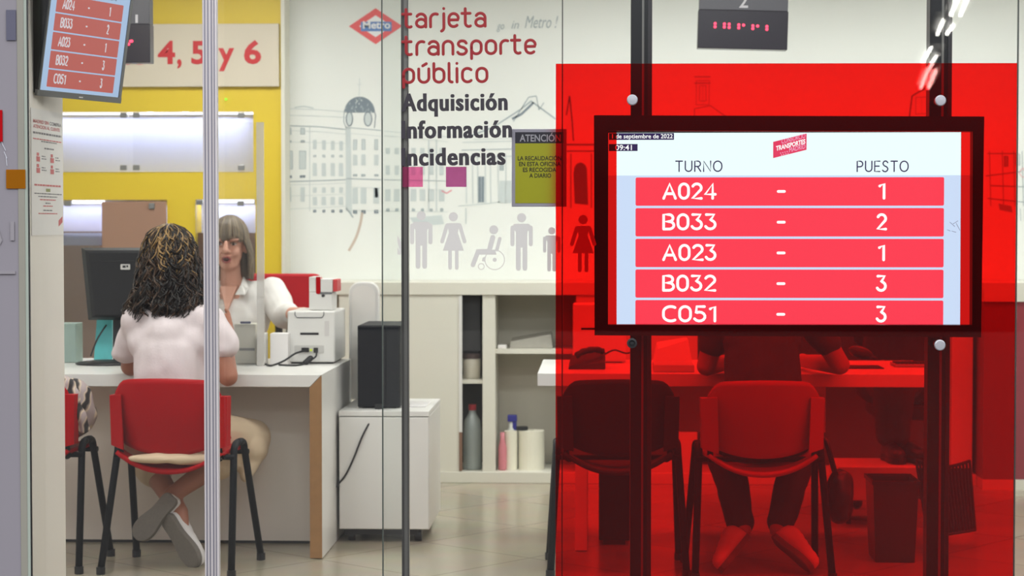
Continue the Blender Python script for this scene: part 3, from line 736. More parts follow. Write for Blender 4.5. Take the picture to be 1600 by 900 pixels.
# card printer on top
Yk = 8.72; kz = pz1 + .001
kp = thing('card_printer', 'small white and red card printer standing on the label printer', 'printer', (X(500, Yk), Yk, kz))
MB().box((X(483, Yk), Yk, kz), (X(519, Yk), Yk + .16, Z(457, Yk))).box((X(483, Yk), Yk, Z(457, Yk)), (X(494, Yk), Yk + .16, Z(433, Yk))).build('body', M_white, kp, bevel=.003)
MB().box((X(501, Yk), Yk - .004, Z(457, Yk)), (X(520, Yk), Yk + .14, Z(436, Yk))).build('hopper', M_white, kp, bevel=.004)
onfront('red_slot', rrect(X(494, Yk), Z(460, Yk), X(501, Yk), Z(433, Yk), .008, corners=(1, 1, 0, 0)), M_redpl, kp, .006, Yk + .004)
MB().box((X(520.5, Yk), Yk + .0, Z(456, Yk)), (X(527, Yk), Yk + .13, Z(437, Yk))).build('red_side', mat('red_ribs', (206, 70, 72), .5), kp, bevel=.003)
b = MB(); b.ell(pt(505, 462, Yk - .002), (.008, .004, .006)); b.build('lens', M_dgrey, kp)
MB().box((X(500, Yk), Yk - .002, Z(460, Yk)), (X(519, Yk), Yk + .002, Z(457, Yk))).build('seam', M_line, kp)
# small white boxes beside the printer
for (a, c, e, g, Yb, lab, nm) in ((422, 521, 450, 571, 8.56, 'plain white carton standing beside the label printer', 'carton'), (401, 521, 414, 572, 8.54, 'narrow white device behind edge of counter screen', 'card_reader')):
    b = MB(); p0 = pt(a, g, Yb); p1 = pt(e, c, Yb); b.box((p0.x, Yb, DZ + .001), (p1.x, Yb + .08, p1.z))
    simple(nm, lab, 'carton' if nm == 'carton' else 'card reader', b, M_paper if nm == 'carton' else M_white, .003)
Yb = 8.6
dv = thing('payment_terminal', 'squat white terminal with dark marks beside customer sleeve', 'terminal', (X(386, Yb), Yb, DZ))
MB().box((X(366, Yb), Yb, DZ + .001), (X(400, Yb), Yb + .12, Z(507, Yb))).build('body', M_cab, dv, bevel=.005)
onfront('label_strip', bx(374, 545, 398, 549, .001, Yb), mat('strip_grey', (150, 150, 150), .5), dv, .001, Yb)
onfront('top_strip', bx(376, 503, 392, 506.5, .001, Yb), mat('strip_blue', (90, 96, 130), .5), dv, .01, Yb)

# drawer cabinet beside the desk
CX0, CX1, CY0, CY1, CZ0, CZ1 = -1.108, -0.722, 8.43, 9.04, .055, .563
dc = thing('drawer_cabinet', 'white drawer cabinet on castors between desk and glass door', 'cabinet', ((CX0 + CX1) / 2, 8.7, 0))
MB().box((CX0, CY0 + .014, CZ0), (CX1, CY1, CZ1 - .024)).build('body', M_white, dc, bevel=.002)
MB().box((CX0, CY0, CZ1 - .022), (CX1, CY1 + .004, CZ1)).build('top', M_white, dc, bevel=.002)
MB().box((CX0 + .002, CY0 - .002, CZ0 + .004), (CX1 - .002, CY0 + .013, CZ1 - .026)).build('drawer_front', M_white, dc, bevel=.002)
MB().box((CX0 + .02, CY0 + .03, .03), (CX1 - .05, CY1 - .05, CZ0)).build('base_frame', M_dgrey, dc)
for (x_, y_) in ((CX0 + .05, CY0 + .06), (CX1 - .05, CY0 + .06), (CX0 + .05, CY1 - .06), (CX1 - .05, CY1 - .06)):
    MB().lathe((x_ - .016, y_, .026), [(.006, 0), (.025, 0), (.026, .004), (.026, .026), (.025, .03), (.006, .03)], 18, M=Matrix.Rotation(PI / 2, 3, 'Y')).build('castor', M_black, dc)
tw = thing('computer_tower', 'black computer tower standing on the white drawer cabinet', 'computer', (-.95, 8.7, CZ1))
tx0, tx1, tz = X(558, 8.55), X(625, 8.55), Z(509, 8.55)
MB().box((tx0, 8.56, CZ1 + .004), (tx1, 8.94, tz)).build('case', M_tower, tw, bevel=.006)
MB().box((tx0 + .004, 8.548, CZ1 + .008), (tx1 - .004, 8.562, tz - .004)).build('rear_plate', mat('tower_panel', (17, 18, 24), .5, vary=.2, scale=25, spec=0.2), tw, bevel=.003)
MB().box((tx0 + .02, 8.57, CZ1 + .0005), (tx1 - .02, 8.92, CZ1 + .006)).build('foot', M_black, tw)
b = MB(); b.box((X(586, 8.53), 8.515, Z(645, 8.53)), (X(597, 8.53), 8.55, Z(632, 8.53))); pl_ = b.build('plug', M_cable, tw)
b = MB(); b.tube(cr([pt(592, 640, 8.51), pt(580, 656, 8.44), pt(566, 682, CY0 - .01), pt(553, 715, CY0 - .008), pt(540, 742, CY0 - .008), pt(528, 757, CY0 - .006), pt(527.5, 762, CY0 - .008)]), .004, 7)
simple('power_cable', 'dark cable hanging down the front of white drawer cabinet', 'cable', b, M_cable, 0)
b = MB().box((-.87, 8.62, CZ1 + .001), (-.75, 8.85, CZ1 + .006)); simple('paper_sheet', 'flat white papers lying on top of drawer cabinet', 'papers', b, M_paper, 0)
# tall white rounded unit behind the tower
Yr = 8.975
b = MB(); b.prism(rrect(X(545, Yr), CZ1 + .001, X(592, Yr), Z(441, Yr), .05, 8, (0, 0, 1, 1)), plane_m(Vector((0, Yr + .055, 0))), .055)
ru = thing('air_purifier', 'tall white round topped unit standing behind the black tower', 'air purifier', (X(568, Yr), Yr, CZ1))
b.build('body', M_white, ru, bevel=.006)
b = MB(); b.prism(rrect(X(550, Yr), CZ1 + .02, X(587, Yr), Z(447, Yr), .045, 8, (0, 0, 1, 1)), plane_m(Vector((0, Yr - .0015, 0))), .002); b.build('front_cover', mat('purifier_cover', (232, 228, 222), .4), ru)

# ------------------------------------------------------------------ second desk behind the red panel
EX0, EX1, EY0, EY1 = -0.25, X(1478, 8.12), 8.12, 8.95
d2 = thing('desk', 'second white desk, mostly seen through the red panel', 'desk', ((EX0 + EX1) / 2, 8.5, 0))
MB().box((EX0, EY0, DZ - .052), (EX1, EY1, DZ)).build('desktop', M_white, d2, bevel=.0015)
MB().box((X(899, 8.3), EY0 + .12, .004), (X(899, 8.3) + .05, EY1 - .05, DZ - .052)).build('end_panel', M_front, d2)
for y_ in (EY0 + .1, EY1 - .1): MB().box((X(1467, y_) - .02, y_ - .02, .0), (X(1467, y_) + .02, y_ + .02, DZ - .052)).build('leg', M_post, d2)
MB().box((X(905, 8.4), 8.72, .45), (X(1300, 8.5), 8.74, DZ - .052)).build('front_panel', M_front, d2)
t2 = thing('computer_tower', 'black computer tower standing on the floor under second desk', 'computer', (X(960, 8.4), 8.5, 0))
x0, x1 = X(936, 8.4), X(985, 8.4)
MB().box((x0, 8.4, .02), (x1, 8.7, .40)).build('case', M_tower, t2, bevel=.006)
MB().box((x0 + .02, 8.42, 0), (x1 - .02, 8.68, .022)).build('foot', M_black, t2)
# things on the second desk
hs = thing('telephone', 'dark desk phone with raised handset at second desk near black chair', 'telephone', (X(918, 8.4), 8.4, DZ))
b = MB(); x0, x1 = X(888, 8.4), X(946, 8.4)
b.loft([[Vector((x0, 8.34, DZ + .001)), Vector((x1, 8.34, DZ + .001)), Vector((x1, 8.5, DZ + .001)), Vector((x0, 8.5, DZ + .001))], [Vector((x0 + .01, 8.35, DZ + .015)), Vector((x1, 8.36, DZ + .03)), Vector((x1, 8.49, DZ + .07)), Vector((x0 + .01, 8.49, DZ + .05))]])
b.build('base', M_dgrey, hs, bevel=.004)
b = MB(); b.tube(cr([pt(900, 556, 8.38), pt(912, 549, 8.4), pt(930, 546, 8.42), pt(942, 549, 8.44)]), [.012, .014, .014, .013] * 9, 10); b.build('handset', M_black, hs, smooth=True)
b = MB(); b.tube(cr([pt(946, 553, 8.42), pt(960, 547, 8.45), pt(978, 552, 8.5), pt(990, 549, 8.5)]), .004, 6); b.build('cord', M_cable, hs)
Yx = 8.75
wp = thing('label_printer', 'second white printer standing on the desk behind red panel', 'printer', (X(925, Yx), Yx, DZ))
MB().box((X(895, Yx), Yx, DZ + .004), (X(978, Yx), 8.93, Z(475, Yx))).build('body', M_white, wp, bevel=.006)
onfront('slot', bx(908, 512, 955, 515, .002, Yx), M_black, wp, .002, Yx)
MB().box((X(900, Yx), Yx + .01, DZ), (X(972, Yx), 8.91, DZ + .006)).build('base', M_dgrey, wp)
b = MB(); b.loft([[pt(1022, 583, 8.2) * 1, pt(1085, 583, 8.2), pt(1083, 577, 8.3), pt(1030, 577, 8.3)], [pt(1022, 572, 8.2), pt(1085, 572, 8.2), pt(1083, 566, 8.3), pt(1030, 566, 8.3)]])
def slab(px0, px1, Ya, Yb, h, name, label, cat, m, bev=.002, rz=0):
    x0, x1 = X(px0, Ya), X(px1, Ya)
    return simple(name, label, cat, MB().box((x0, Ya, DZ + .001), (x1, Yb, DZ + h)), m, bev)
slab(1022, 1085, 8.2, 8.42, .03, 'document_stack', 'flat stack of documents at the edge of second desk', 'documents', mat('doc_grey', (196, 190, 184), .6))
b = MB(); x0 = X(1020, 8.5)
b.loft([[Vector((x0, 8.46, DZ + .001)), Vector((x0 + .17, 8.46, DZ + .001)), Vector((x0 + .17, 8.64, DZ + .001)), Vector((x0, 8.64, DZ + .001))], [Vector((x0 + .02, 8.48, DZ + .08)), Vector((x0 + .15, 8.5, DZ + .12)), Vector((x0 + .15, 8.62, DZ + .12)), Vector((x0 + .02, 8.62, DZ + .1))]])
simple('document_box', 'white open document box behind the flat documents on second desk', 'box', b, M_paper, .003)
b = MB(); p = pt(1345, 551, 8.5)
b.ell(p + Vector((0, 0, 0)), (.055, .03, .026), rot=Euler((0, .3, 0))); b.cap(p + Vector((.03, 0, -.015)), .012, p + Vector((.07, .01, -.026)), .006)
me = remesh(b, .004, 4); o = link('barcode_scanner', me, M_black); tag(o, 'dark rounded hand scanner lying on second desk by customer elbow', 'scanner')
b = MB(); p = pt(1345, 560, 8.48); b.box((p.x - .07, 8.42, DZ + .0005), (p.x + .09, 8.6, DZ + .004)); simple('desk_mat', 'thin grey mat beneath the dark hand scanner', 'mat', b, M_dgrey, 0)
kb = thing('keyboard', 'low grey keyboard on second desk beside the dark hand scanner', 'keyboard', (X(1425, 8.6), 8.6, DZ))
MB().box((X(1394, 8.6), 8.52, DZ + .001), (X(1470, 8.6), 8.66, DZ + .014)).build('case', mat('kb_grey', (150, 146, 146), .5), kb, bevel=.003)
b = MB()
for i in range(12):
    for j in range(4):
        xx = X(1397, 8.6) + i * .0168; b.box((xx, 8.53 + j * .03, DZ + .014), (xx + .013, 8.552 + j * .03, DZ + .02))
b.build('keys', M_dgrey, kb)

# ------------------------------------------------------------------ visitor chairs
def surf(fn, nu, nv, name, m, par, th=.012, local=True):
    b = MB(); b.v = [Vector(fn(i / nu, j / nv)) for j in range(nv + 1) for i in range(nu + 1)]
    b.f = [[j * (nu + 1) + i, j * (nu + 1) + i + 1, (j + 1) * (nu + 1) + i + 1, (j + 1) * (nu + 1) + i] for j in range(nv) for i in range(nu)]
    b.m = [0] * len(b.f)
    o = b.build(name, m, par, smooth=True, local=local)
    s_ = o.modifiers.new('s', 'SOLIDIFY'); s_.thickness = th; s_.offset = 0
    return o
def make_chair(label, pos, rz, mback, mseat, group):
    t = thing('visitor_chair', label, 'chair', pos, rz, group)
    def back(u, v):
        x = -1 + 2 * u; W = .232
        ztop = .765 - .012 * abs(x) ** 2 - .085 * (max(0, abs(x) - .68) / .32) ** 2.4
        zbot = .464 + .066 * abs(x) ** 2.2
        z = zbot + (ztop - zbot) * v
        wid = W * (1 - .03 * v)
        y = -.185 + .055 * abs(x) ** 2.6 - .05 * (v - .35) - .012 * math.sin(PI * v)
        return (x * wid, y, z)
    bk = surf(back, 24, 14, 'backrest', mback, t, .014)
    for s_ in (-1, 1):
        b = MB(); P = [Vector((s_ * .172, -.205, .485)), Vector((s_ * .232, -.172, .50)), Vector((s_ * .236, -.176, .695)), Vector((s_ * .178, -.212, .70))]
        b.loft([P, [q_ + Vector((0, .012, 0)) for q_ in P], [q_ + Vector((s_ * .002, .05, 0)) if i in (1, 2) else q_ + Vector((0, .013, 0)) for i, q_ in enumerate(P)]])
        b.build('side_clip', mback, bk, local=True, bevel=.002)
    def seat(u, v):
        x = -1 + 2 * u; y = -.19 + .40 * v
        z = .475 - .076 * (1 - abs(x) ** 2.2) * (1 - v) ** 1.6 - .02 * (1 - x * x) * math.sin(PI * v) - .035 * max(0, v - .85) / .15 * (max(0, v - .85) / .15)
        return (x * (.205 + .018 * math.sin(PI * v)), y, z)
    surf(seat, 20, 18, 'seat', mseat, t, .016)
    for s_ in (-1, 1):
        x = s_ * .262; xt = s_ * .236
        b = MB(); b.tube([(x, -.215, .012), (xt, -.085, .47)] + [(xt, -.085 + .05 * (1 - math.cos(a)) * 1.0, .47 + .032 * math.sin(a)) for a in [PI / 2 * i / 5 for i in range(1, 6)]], .0145, 10); b.build('leg', M_leg, t, smooth=True, local=True)
        b = MB(); b.tube([(x, .205, .012), (xt, .06, .47)] + [(xt, .06 - .05 * (1 - math.cos(a)), .47 + .032 * math.sin(a)) for a in [PI / 2 * i / 5 for i in range(1, 6)]] + [(xt, -.04, .502)], .0145, 10); b.build('leg', M_leg, t, smooth=True, local=True)
        for y in (-.213, .203):
            MB().lathe((x, y, 0), [(.017, 0), (.018, .004), (.018, .03)], 10).build('foot_cap', M_black, t, local=True)
        b = MB(); b.tube(cr([(s_ * .17, -.10, .448), (s_ * .196, -.135, .452), (s_ * .2, -.165, .5), (s_ * .2, -.178, .62)]), .012, 8); b.build('back_post', M_leg, t, smooth=True, local=True)
    for y in (-.10, .10):
        b = MB(); b.tube([(-.243, y, .452), (.243, y, .452)], .011, 8); b.build('crossbar', M_leg, t, smooth=True, local=True)
    return t
GR = 'visitor chairs at the desks'
ch1 = make_chair('red plastic visitor chair the curly haired woman sits on', (-1.648, 7.80, 0), math.radians(-6), M_redpl, M_redpl, GR)
p = fl(147, 886)
ch2 = copy_tree(ch1); ch2.location = (p.x - .27, 7.85, 0); ch2.rotation_euler[2] = math.radians(-3); ch2['label'] = 'red visitor chair half hidden by the partition wall, bag on it'
ch4 = copy_tree(ch1); ch4.location = (X(1188, 7.66), 7.80, 0); ch4.rotation_euler[2] = math.radians(3); ch4['label'] = 'red visitor chair behind red panel, dark dressed customer sitting on it'
ch3 = make_chair('black upholstered visitor chair standing empty behind red panel', (X(964, 7.66), 7.84, 0), math.radians(2), M_blackfab, M_blackfab, GR)

# bag with a patterned scarf on the half hidden chair
def scarf_mat():
    m = bpy.data.materials.new('patterned_scarf'); m.use_nodes = True; nt = m.node_tree; b = nt.nodes['Principled BSDF']; b.inputs['Roughness'].default_value = .8
    tc = nt.nodes.new('ShaderNodeTexCoord'); wv = nt.nodes.new('ShaderNodeTexWave'); wv.inputs['Scale'].default_value = 7; wv.inputs['Distortion'].default_value = 9; wv.inputs['Detail'].default_value = 2
    cr_ = nt.nodes.new('ShaderNodeValToRGB'); e = cr_.color_ramp.elements; e[0].position = .2; e[0].color = rgb(40, 36, 36); e[1].position = .62; e[1].color = rgb(216, 196, 168)
    n = cr_.color_ramp.elements.new(.4); n.color = rgb(140, 124, 118); n2 = cr_.color_ramp.elements.new(.85); n2.color = rgb(176, 160, 160)
    nt.links.new(tc.outputs['Object'], wv.inputs['Vector']); nt.links.new(wv.outputs['Fac'], cr_.inputs[0]); nt.links.new(cr_.outputs[0], b.inputs['Base Color'])
    return m
M_scarf = scarf_mat()
c0 = Vector((ch2.location.x + .10, 7.86, .492))
bg = thing('handbag', 'grey patterned handbag with scarf lying on the half hidden red chair', 'bag', c0)
b = MB(); b.ell(c0 + Vector((.03, 0, .10)), (.13, .1, .10)); b.ell(c0 + Vector((.06, -.02, .15)), (.1, .08, .10)); b.ell(c0 + Vector((-.04, .02, .08)), (.12, .1, .085))
me = remesh(b, .008, 5, .012, 9); link('body', me, M_scarf, bg, smooth=True)
b = MB()
for k in range(4):
    o_ = Vector((.015 + .026 * k, -.085 - .006 * k, 0)); b.tube(cr([c0 + o_ + Vector((-.05, .03, .25)), c0 + o_ + Vector((.0, -.02, .24)), c0 + o_ + Vector((.03, -.045, .16)), c0 + o_ + Vector((.035 + .01 * k, -.03, .05))]), [.016, .02, .022, .02] * 6, 8)
me = remesh(b, .006, 3, .006, 14); link('scarf', me, M_scarf, bg, smooth=True)
b = MB(); b.tube(cr([c0 + Vector((-.08, -.1, .02)), c0 + Vector((-.05, -.15, .03)), c0 + Vector((.0, -.13, .12)), c0 + Vector((-.02, -.09, .2))]), .009, 7); b.build('strap', M_black, bg, smooth=True)

# ------------------------------------------------------------------ people
def hand(b, wrist, d, up, side, r=1.0, curl=.5, thumb=1):
    """palm, four fingers and a thumb, rooted at the wrist; d = direction of fingers, up = back of hand, side = towards the thumb"""
    d, up, side = Vector(d).normalized(), Vector(up).normalized(), Vector(side).normalized(); w_ = Vector(wrist)
    b.cap(w_, .025 * r, w_ + d * .04 * r, .03 * r)
    for k in (-1, 0, 1): b.cap(w_ + d * .02 * r + side * .02 * k * r, .017 * r, w_ + d * .078 * r + side * .024 * k * r, .014 * r)
    for k, L in zip((1.5, .5, -.5, -1.5), (.066, .074, .07, .055)):
        p = w_ + d * .082 * r + side * .0185 * k * r; dd = d.copy()
        for j, f in enumerate((.45, .32, .23)):
            dd = (dd - up * curl * (.5 + .35 * j)).normalized(); q_ = p + dd * L * f * r
            b.cap(p, (.0095 - .001 * j) * r, q_, (.0085 - .001 * j) * r, n=8); p = q_
    p = w_ + d * .025 * r + side * .03 * r; dd = (d * .6 + side * .8 * thumb - up * .2).normalized()
    for L in (.036, .03):
        q_ = p + dd * L * r; b.cap(p, .011 * r, q_, .0095 * r, n=8); p = q_; dd = (dd + d * .7 - up * .3).normalized()
def shoe(heel, toe, nrm, par, ms=M_shoe, mso=M_sole, wd=.047, label=None):
    """canvas shoe; nrm points out of the sole"""
    heel, toe = Vector(heel), Vector(toe); L = (toe - heel).length; a = (toe - heel).normalized()
    n = Vector(nrm); n = (n - a * n.dot(a)).normalized(); s_ = a.cross(n)
    prof = [(0, .45), (.04, .66), (.12, .74), (.25, .72), (.4, .74), (.55, .88), (.7, 1), (.82, .96), (.92, .76), (.98, .42), (1, .2)]
    P = cr(prof, 3)
    out = [heel + a * t * L + s_ * w_ * wd for t, w_ in P] + [heel + a * t * L - s_ * w_ * wd for t, w_ in P[::-1]]
    b = MB(); cen = (heel + toe) / 2
    b.loft([[q_ + n * .0 for q_ in out], [q_ + n * .020 for q_ in out], [cen + (q_ - cen) * .96 + n * .023 for q_ in out]])
    so = b.build('shoe_sole', mso, par, smooth=False)
    hp = cr([(0, .055), (.1, .075), (.3, .078), (.45, .065), (.6, .052), (.8, .045), (.95, .03), (1, .012)], 3)
    b = MB(); rings = []
    for i in range(len(P)):
        t, w_ = P[i]; h = hp[min(int(i * (len(hp) - 1) / (len(P) - 1)), len(hp) - 1)][1]
        rings.append([heel + a * t * L + s_ * wd * .95 * w_ * math.cos(PI * j / 10) - n * h * (math.sin(PI * j / 10) ** .7) for j in range(11)])
    b.loft(rings, cap=True); up_ = b.build('shoe_upper', ms, par, smooth=True)
    return so, up_
def strands(par, mats, items, name='hair', r=.004, n=5):
    """items: list of (points, material index, radius)"""
    b = MB()
    for P, mi, rr in items:
        k = len(P); b.tube(P, [rr * (.6 + .4 * math.sin(PI * min(1, (i + 1.5) / k))) for i in range(k)], n, mi)
    return b.build(name, mats, par, smooth=True)

def seated(label, base, J, mats, ground, hair, shoes, face=False, bare=False, handspec=None, scale=1.0, group=None):
    pass

# ---- the curly haired customer
A = {k: pt(*v) for k, v in dict(pel=(266, 672, 7.84), che=(265, 545, 7.86), nec=(265, 480, 7.89), hed=(265, 412, 7.94),
     sl=(212, 497, 7.88), sr=(326, 497, 7.88), el=(204, 572, 8.0), er=(356, 588, 7.86), wl=(222, 556, 8.22), wr=(352, 528, 8.1),
     hl=(246, 676, 7.86), hr=(288, 676, 7.86), kl=(212, 690, 8.2), kr=(392, 686, 8.13), al=(281, 800, 7.90), ar=(268, 774, 7.93)).items()}
pa = thing('person', 'woman with dark curly hair seated at desk, seen from behind', 'person', (A['pel'].x, A['pel'].y, 0))
b = MB()
b.ell(A['hed'] + Vector((0, .02, 0)), (.07, .08, .1)); b.cap(A['nec'] - Vector((0, .01, .02)), .052, A['hed'] - Vector((0, 0, .06)), .05)
b.cap(A['che'], .11, A['nec'] - Vector((0, -.01, .07)), .05); b.cap(A['pel'], .13, A['che'], .11); b.cap(A['sl'] - Vector((0, 0, .02)), .045, A['sr'] - Vector((0, 0, .02)), .045)
for s_, e_, w_ in (('sl', 'el', 'wl'), ('sr', 'er', 'wr')):
    b.cap(A[s_], .043, A[e_], .04); b.cap(A[e_], .041, A[w_], .027)
hand(b, A['wl'], (.3, 1, -.25), (0, .2, 1), (1, -.3, 0), 1, .35)
hand(b, A['wr'], (.12, .6, .75), (.7, -.4, .3), (-.3, .3, .9), .95, .6)
for h, k, a in (('hl', 'kl', 'al'), ('hr', 'kr', 'ar')):
    b.cap(A[h], .085, A[k], .058); m_ = A[k].lerp(A[a], .35); b.cap(A[k], .055, m_, .052); b.cap(m_, .052, A[a], .034)
tA = {'ar': ((214, 842, 7.84), (272, 776, 7.86)), 'al': ((312, 884, 7.80), (262, 806, 7.86))}
for a in ('ar', 'al'):
    toe = pt(*tA[a][0]); heel = pt(*tA[a][1]); b.cap(A[a], .034, heel.lerp(toe, .3) + Vector((.01, .04, .03)), .03); b.cap(heel.lerp(toe, .3) + Vector((.01, .035, .02)), .028, heel.lerp(toe, .8) + Vector((0, .03, .01)), .022)
me = remesh(b, .006, 5); body = link('body', me, M_skin2, pa, smooth=True)
# blouse with puffed sleeves
b = MB(); V = Vector
b.cap(A['pel'] + V((0, 0, .02)), .155, A['che'] - V((0, 0, .03)), .142); b.cap(A['che'] - V((0, 0, .03)), .142, A['nec'] - V((0, .0, .12)), .10); b.cap(A['che'] + V((-.04, 0, .0)), .105, A['nec'] + V((-.07, 0, -.075)), .06); b.cap(A['che'] + V((.04, 0, .0)), .105, A['nec'] + V((.07, 0, -.075)), .06)
b.cap(A['sl'] + V((.008, 0, -.014)), .074, A['sr'] + V((-.005, 0, -.014)), .074); b.cap(A['che'] + V((-.085, 0, .03)), .085, A['sl'] + V((.035, 0, -.045)), .07); b.cap(A['che'] + V((.085, 0, .03)), .085, A['sr'] + V((-.035, 0, -.045)), .07); b.cap(A['che'] + V((0, -.02, .06)), .10, A['nec'] + V((0, -.015, -.085)), .07); b.cap(A['nec'] + V((-.03, -.02, -.075)), .065, A['nec'] + V((.03, -.02, -.075)), .065)
SL, SR = pt(199, 550, 7.97), pt(352, 536, 7.87)
b.cap(A['sl'] + V((.008, 0, -.012)), .062, SL, .056); b.ell(SL + V((-.006, 0, -.006)), (.058, .062, .036)); b.cap(A['sr'] + V((0, 0, -.005)), .06, SR, .056); b.ell(SR + V((0, 0, -.022)), (.056, .064, .044))
me = remesh(b, .007, 28, .009, 11, (1, 1, .6)); link('blouse', me, M_blouse, pa, smooth=True)
# wide cropped trousers
b = MB(); b.cap(A['pel'] + V((-.07, -.035, -.01)), .135, A['pel'] + V((.07, -.035, -.01)), .135)
for h, k, a in (('hl', 'kl', 'al'), ('hr', 'kr', 'ar')):
    hem = A[k].lerp(A[a], .42); b.cap(A[h], .11, A[k] + V((0, 0, .005)), .08); b.cap(A[k], .08, hem, .075)
b.ell(pt(394, 700, 8.1), (.066, .09, .075)); b.cap(pt(396, 705, 8.1), .06, pt(384, 745, 8.04), .03)
b.ell(Vector((-1.655, 7.635, .450)), (.178, .045, .024))
me = remesh(b, .008, 5, .010, 8)
link('trousers', me, M_trous, pa, smooth=True)
for a in ('ar', 'al'):
    toe = pt(*tA[a][0]); heel = pt(*tA[a][1]); shoe(heel, toe, (-.55, -.8, -.3) if a == 'ar' else (-.6, -.8, .1), pa, wd=.046)
# curls
cen = A['hed'] + V((0, -.005, 0)); top_z = Z(353, 7.9); bot_z = Z(494, 7.9)
HP = [(0, .02), (.05, .06), (.12, .086), (.22, .101), (.38, .115), (.54, .125), (.68, .132), (.82, .150), (.92, .164), (1.0, .146), (1.2, .12)]
def hair_r(t):
    for (t0, r0), (t1, r1) in zip(HP, HP[1:]):
        if t <= t1: return r0 + (r1 - r0) * (max(t, 0) - t0) / (t1 - t0)
    return HP[-1][1]
b = MB(); rings = []
for i in range(19):
    t = i / 18 * .95; r_ = hair_r(t) * .84; z = top_z - .010 + (bot_z - top_z) * t
    rings.append([V((cen.x + r_ * math.cos(2 * PI * j / 28), cen.y - .006 + r_ * .92 * math.sin(2 * PI * j / 28), z)) for j in range(28)])
b.loft(rings); me = remesh(b, .006, 2, .010, 30, (1, 1, .6)); hv = link('hair_mass', me, M_h1, pa, smooth=True)
items = []; rng = random.Random(11)
for c in range(330):
    ph0 = rng.uniform(0, 2 * PI)
    if 0.30 * PI < ph0 < .70 * PI and rng.random() < .85: continue     # face side
    t0 = rng.choice((0, 0, 0, rng.uniform(.05, .5))); t1 = rng.choice((rng.uniform(.45, .9), rng.uniform(.9, 1.03), rng.uniform(.94, 1.05))); rr = rng.uniform(.84, 1.04)
    if t1 < t0 + .3: t1 = t0 + .4
    f1, f2, a1 = rng.uniform(2, 5), rng.uniform(5, 9), rng.uniform(.08, .26); p1, p2 = rng.uniform(0, 6.28), rng.uniform(0, 6.28); hand_ = rng.choice((-1, 1))
    turns = rng.uniform(3.5, 7) * (t1 - t0); rad = rng.uniform(.008, .016)
    gold = math.sin(ph0) < .1 and -.75 < math.cos(ph0) < .95
    for st in range(5):
        po_ = rng.uniform(0, 6.28) if rng.random() < .3 else p1 + st * .35; dr = rng.uniform(-.005, .005); N = 44; P = []
        for k in range(N):
            s_ = k / (N - 1); t = t0 + (t1 - t0) * s_; R_ = hair_r(t) * rr + dr
            ph = ph0 + (a1 * math.sin(f1 * s_ + p1) + .4 * a1 * math.sin(f2 * s_ + p2)) * (1 - .4 * t)
            z = top_z + (bot_z - top_z) * t + .008 * math.sin(f2 * s_ + p1)
            sk_ = -.022 * max(0, t - .8) * 5 * (1 if math.cos(ph) < -.3 else 0)
            c_ = V((cen.x + sk_ + R_ * math.cos(ph), cen.y - .004 + R_ * .95 * math.sin(ph), z))
            w0 = hand_ * 2 * PI * turns * s_ + po_; tg = V((-math.sin(ph), math.cos(ph), 0)); nr = V((math.cos(ph), math.sin(ph), .2)); am = rad * (.45 + .8 * s_)
            P.append(c_ + tg * am * math.cos(w0) + nr * am * .7 * math.sin(w0) + V((0, 0, am * .6 * math.cos(w0 + 1))))
        u = rng.random(); mi = 0
        if t0 < .2 and u < (.34 if gold else .1): mi = 2; P = P[:int(N * rng.uniform(.3, .62))]
        elif u < .55: mi = 1
        items.append((P, mi, rng.uniform(.0014, .0028)))
strands(pa, [M_h1, M_h2, M_h3], items)

# ---- the employee behind the desk
Bq = {k: pt(*v) for k, v in dict(pel=(362, 602, 9.62), che=(366, 505, 9.6), nec=(362, 432, 9.58), hed=(359, 384, 9.55),
      sl=(300, 456, 9.62), sr=(424, 452, 9.62), el=(296, 520, 9.5), er=(444, 492, 9.5), wl=(342, 556, 9.22), wr=(470, 489, 9.26),
      hl=(330, 606, 9.6), hr=(392, 606, 9.6), kl=(325, 612, 9.2), kr=(396, 612, 9.2), al=(325, 760, 9.25), ar=(396, 760, 9.25)).items()}
Bq['al'].z = Bq['ar'].z = .09
pb = thing('person', 'employee with ash blond fringe and white shirt facing the customer', 'person', (Bq['pel'].x, Bq['pel'].y, 0))
b = MB(); h = Bq['hed']
b.ell(h + V((0, .012, .03)), (.076, .095, .098)); b.ell(h + V((0, -.02, -.035)), (.064, .07, .075)); b.ell(h + V((0, -.045, -.088)), (.036, .036, .03))
b.ell(h + V((0, -.02, -.075)), (.052, .055, .045))
b.cap(h + V((0, -.094, .018)), .009, h + V((0, -.108, -.022)), .014); b.ell(h + V((-.012, -.098, -.027)), .009); b.ell(h + V((.012, -.098, -.027)), .009)
for s_ in (-1, 1):
    b.ell(h + V((s_ * .036, -.066, -.03)), (.026, .026, .028)); b.ell(h + V((s_ * .034, -.083, .030)), (.028, .012, .009)); b.ell(h + V((s_ * .077, .005, -.005)), (.012, .022, .034))
b.ell(h + V((0, -.088, -.050)), (.028, .012, .006)); b.ell(h + V((0, -.082, -.076)), (.026, .012, .008))
b.cap(Bq['nec'] - V((0, -.02, .07)), .06, h + V((0, .015, -.06)), .05)
b.cap(Bq['pel'], .14, Bq['che'], .13); b.cap(Bq['che'], .12, Bq['nec'] - V((0, 0, .09)), .07); b.cap(Bq['sl'] - V((0, 0, .03)), .055, Bq['sr'] - V((0, 0, .03)), .055)
for s_, e_, w_ in (('sl', 'el', 'wl'), ('sr', 'er', 'wr')):
    b.cap(Bq[s_], .05, Bq[e_], .04); b.cap(Bq[e_], .04, Bq[w_], .027)
hand(b, Bq['wl'], (.5, -1, -.1), (0, 0, 1), (.6, .3, 0), 1, .3); hand(b, Bq['wr'], (.5, -.9, .0), (0, 0, 1), (-.8, -.4, 0), 1, .25)
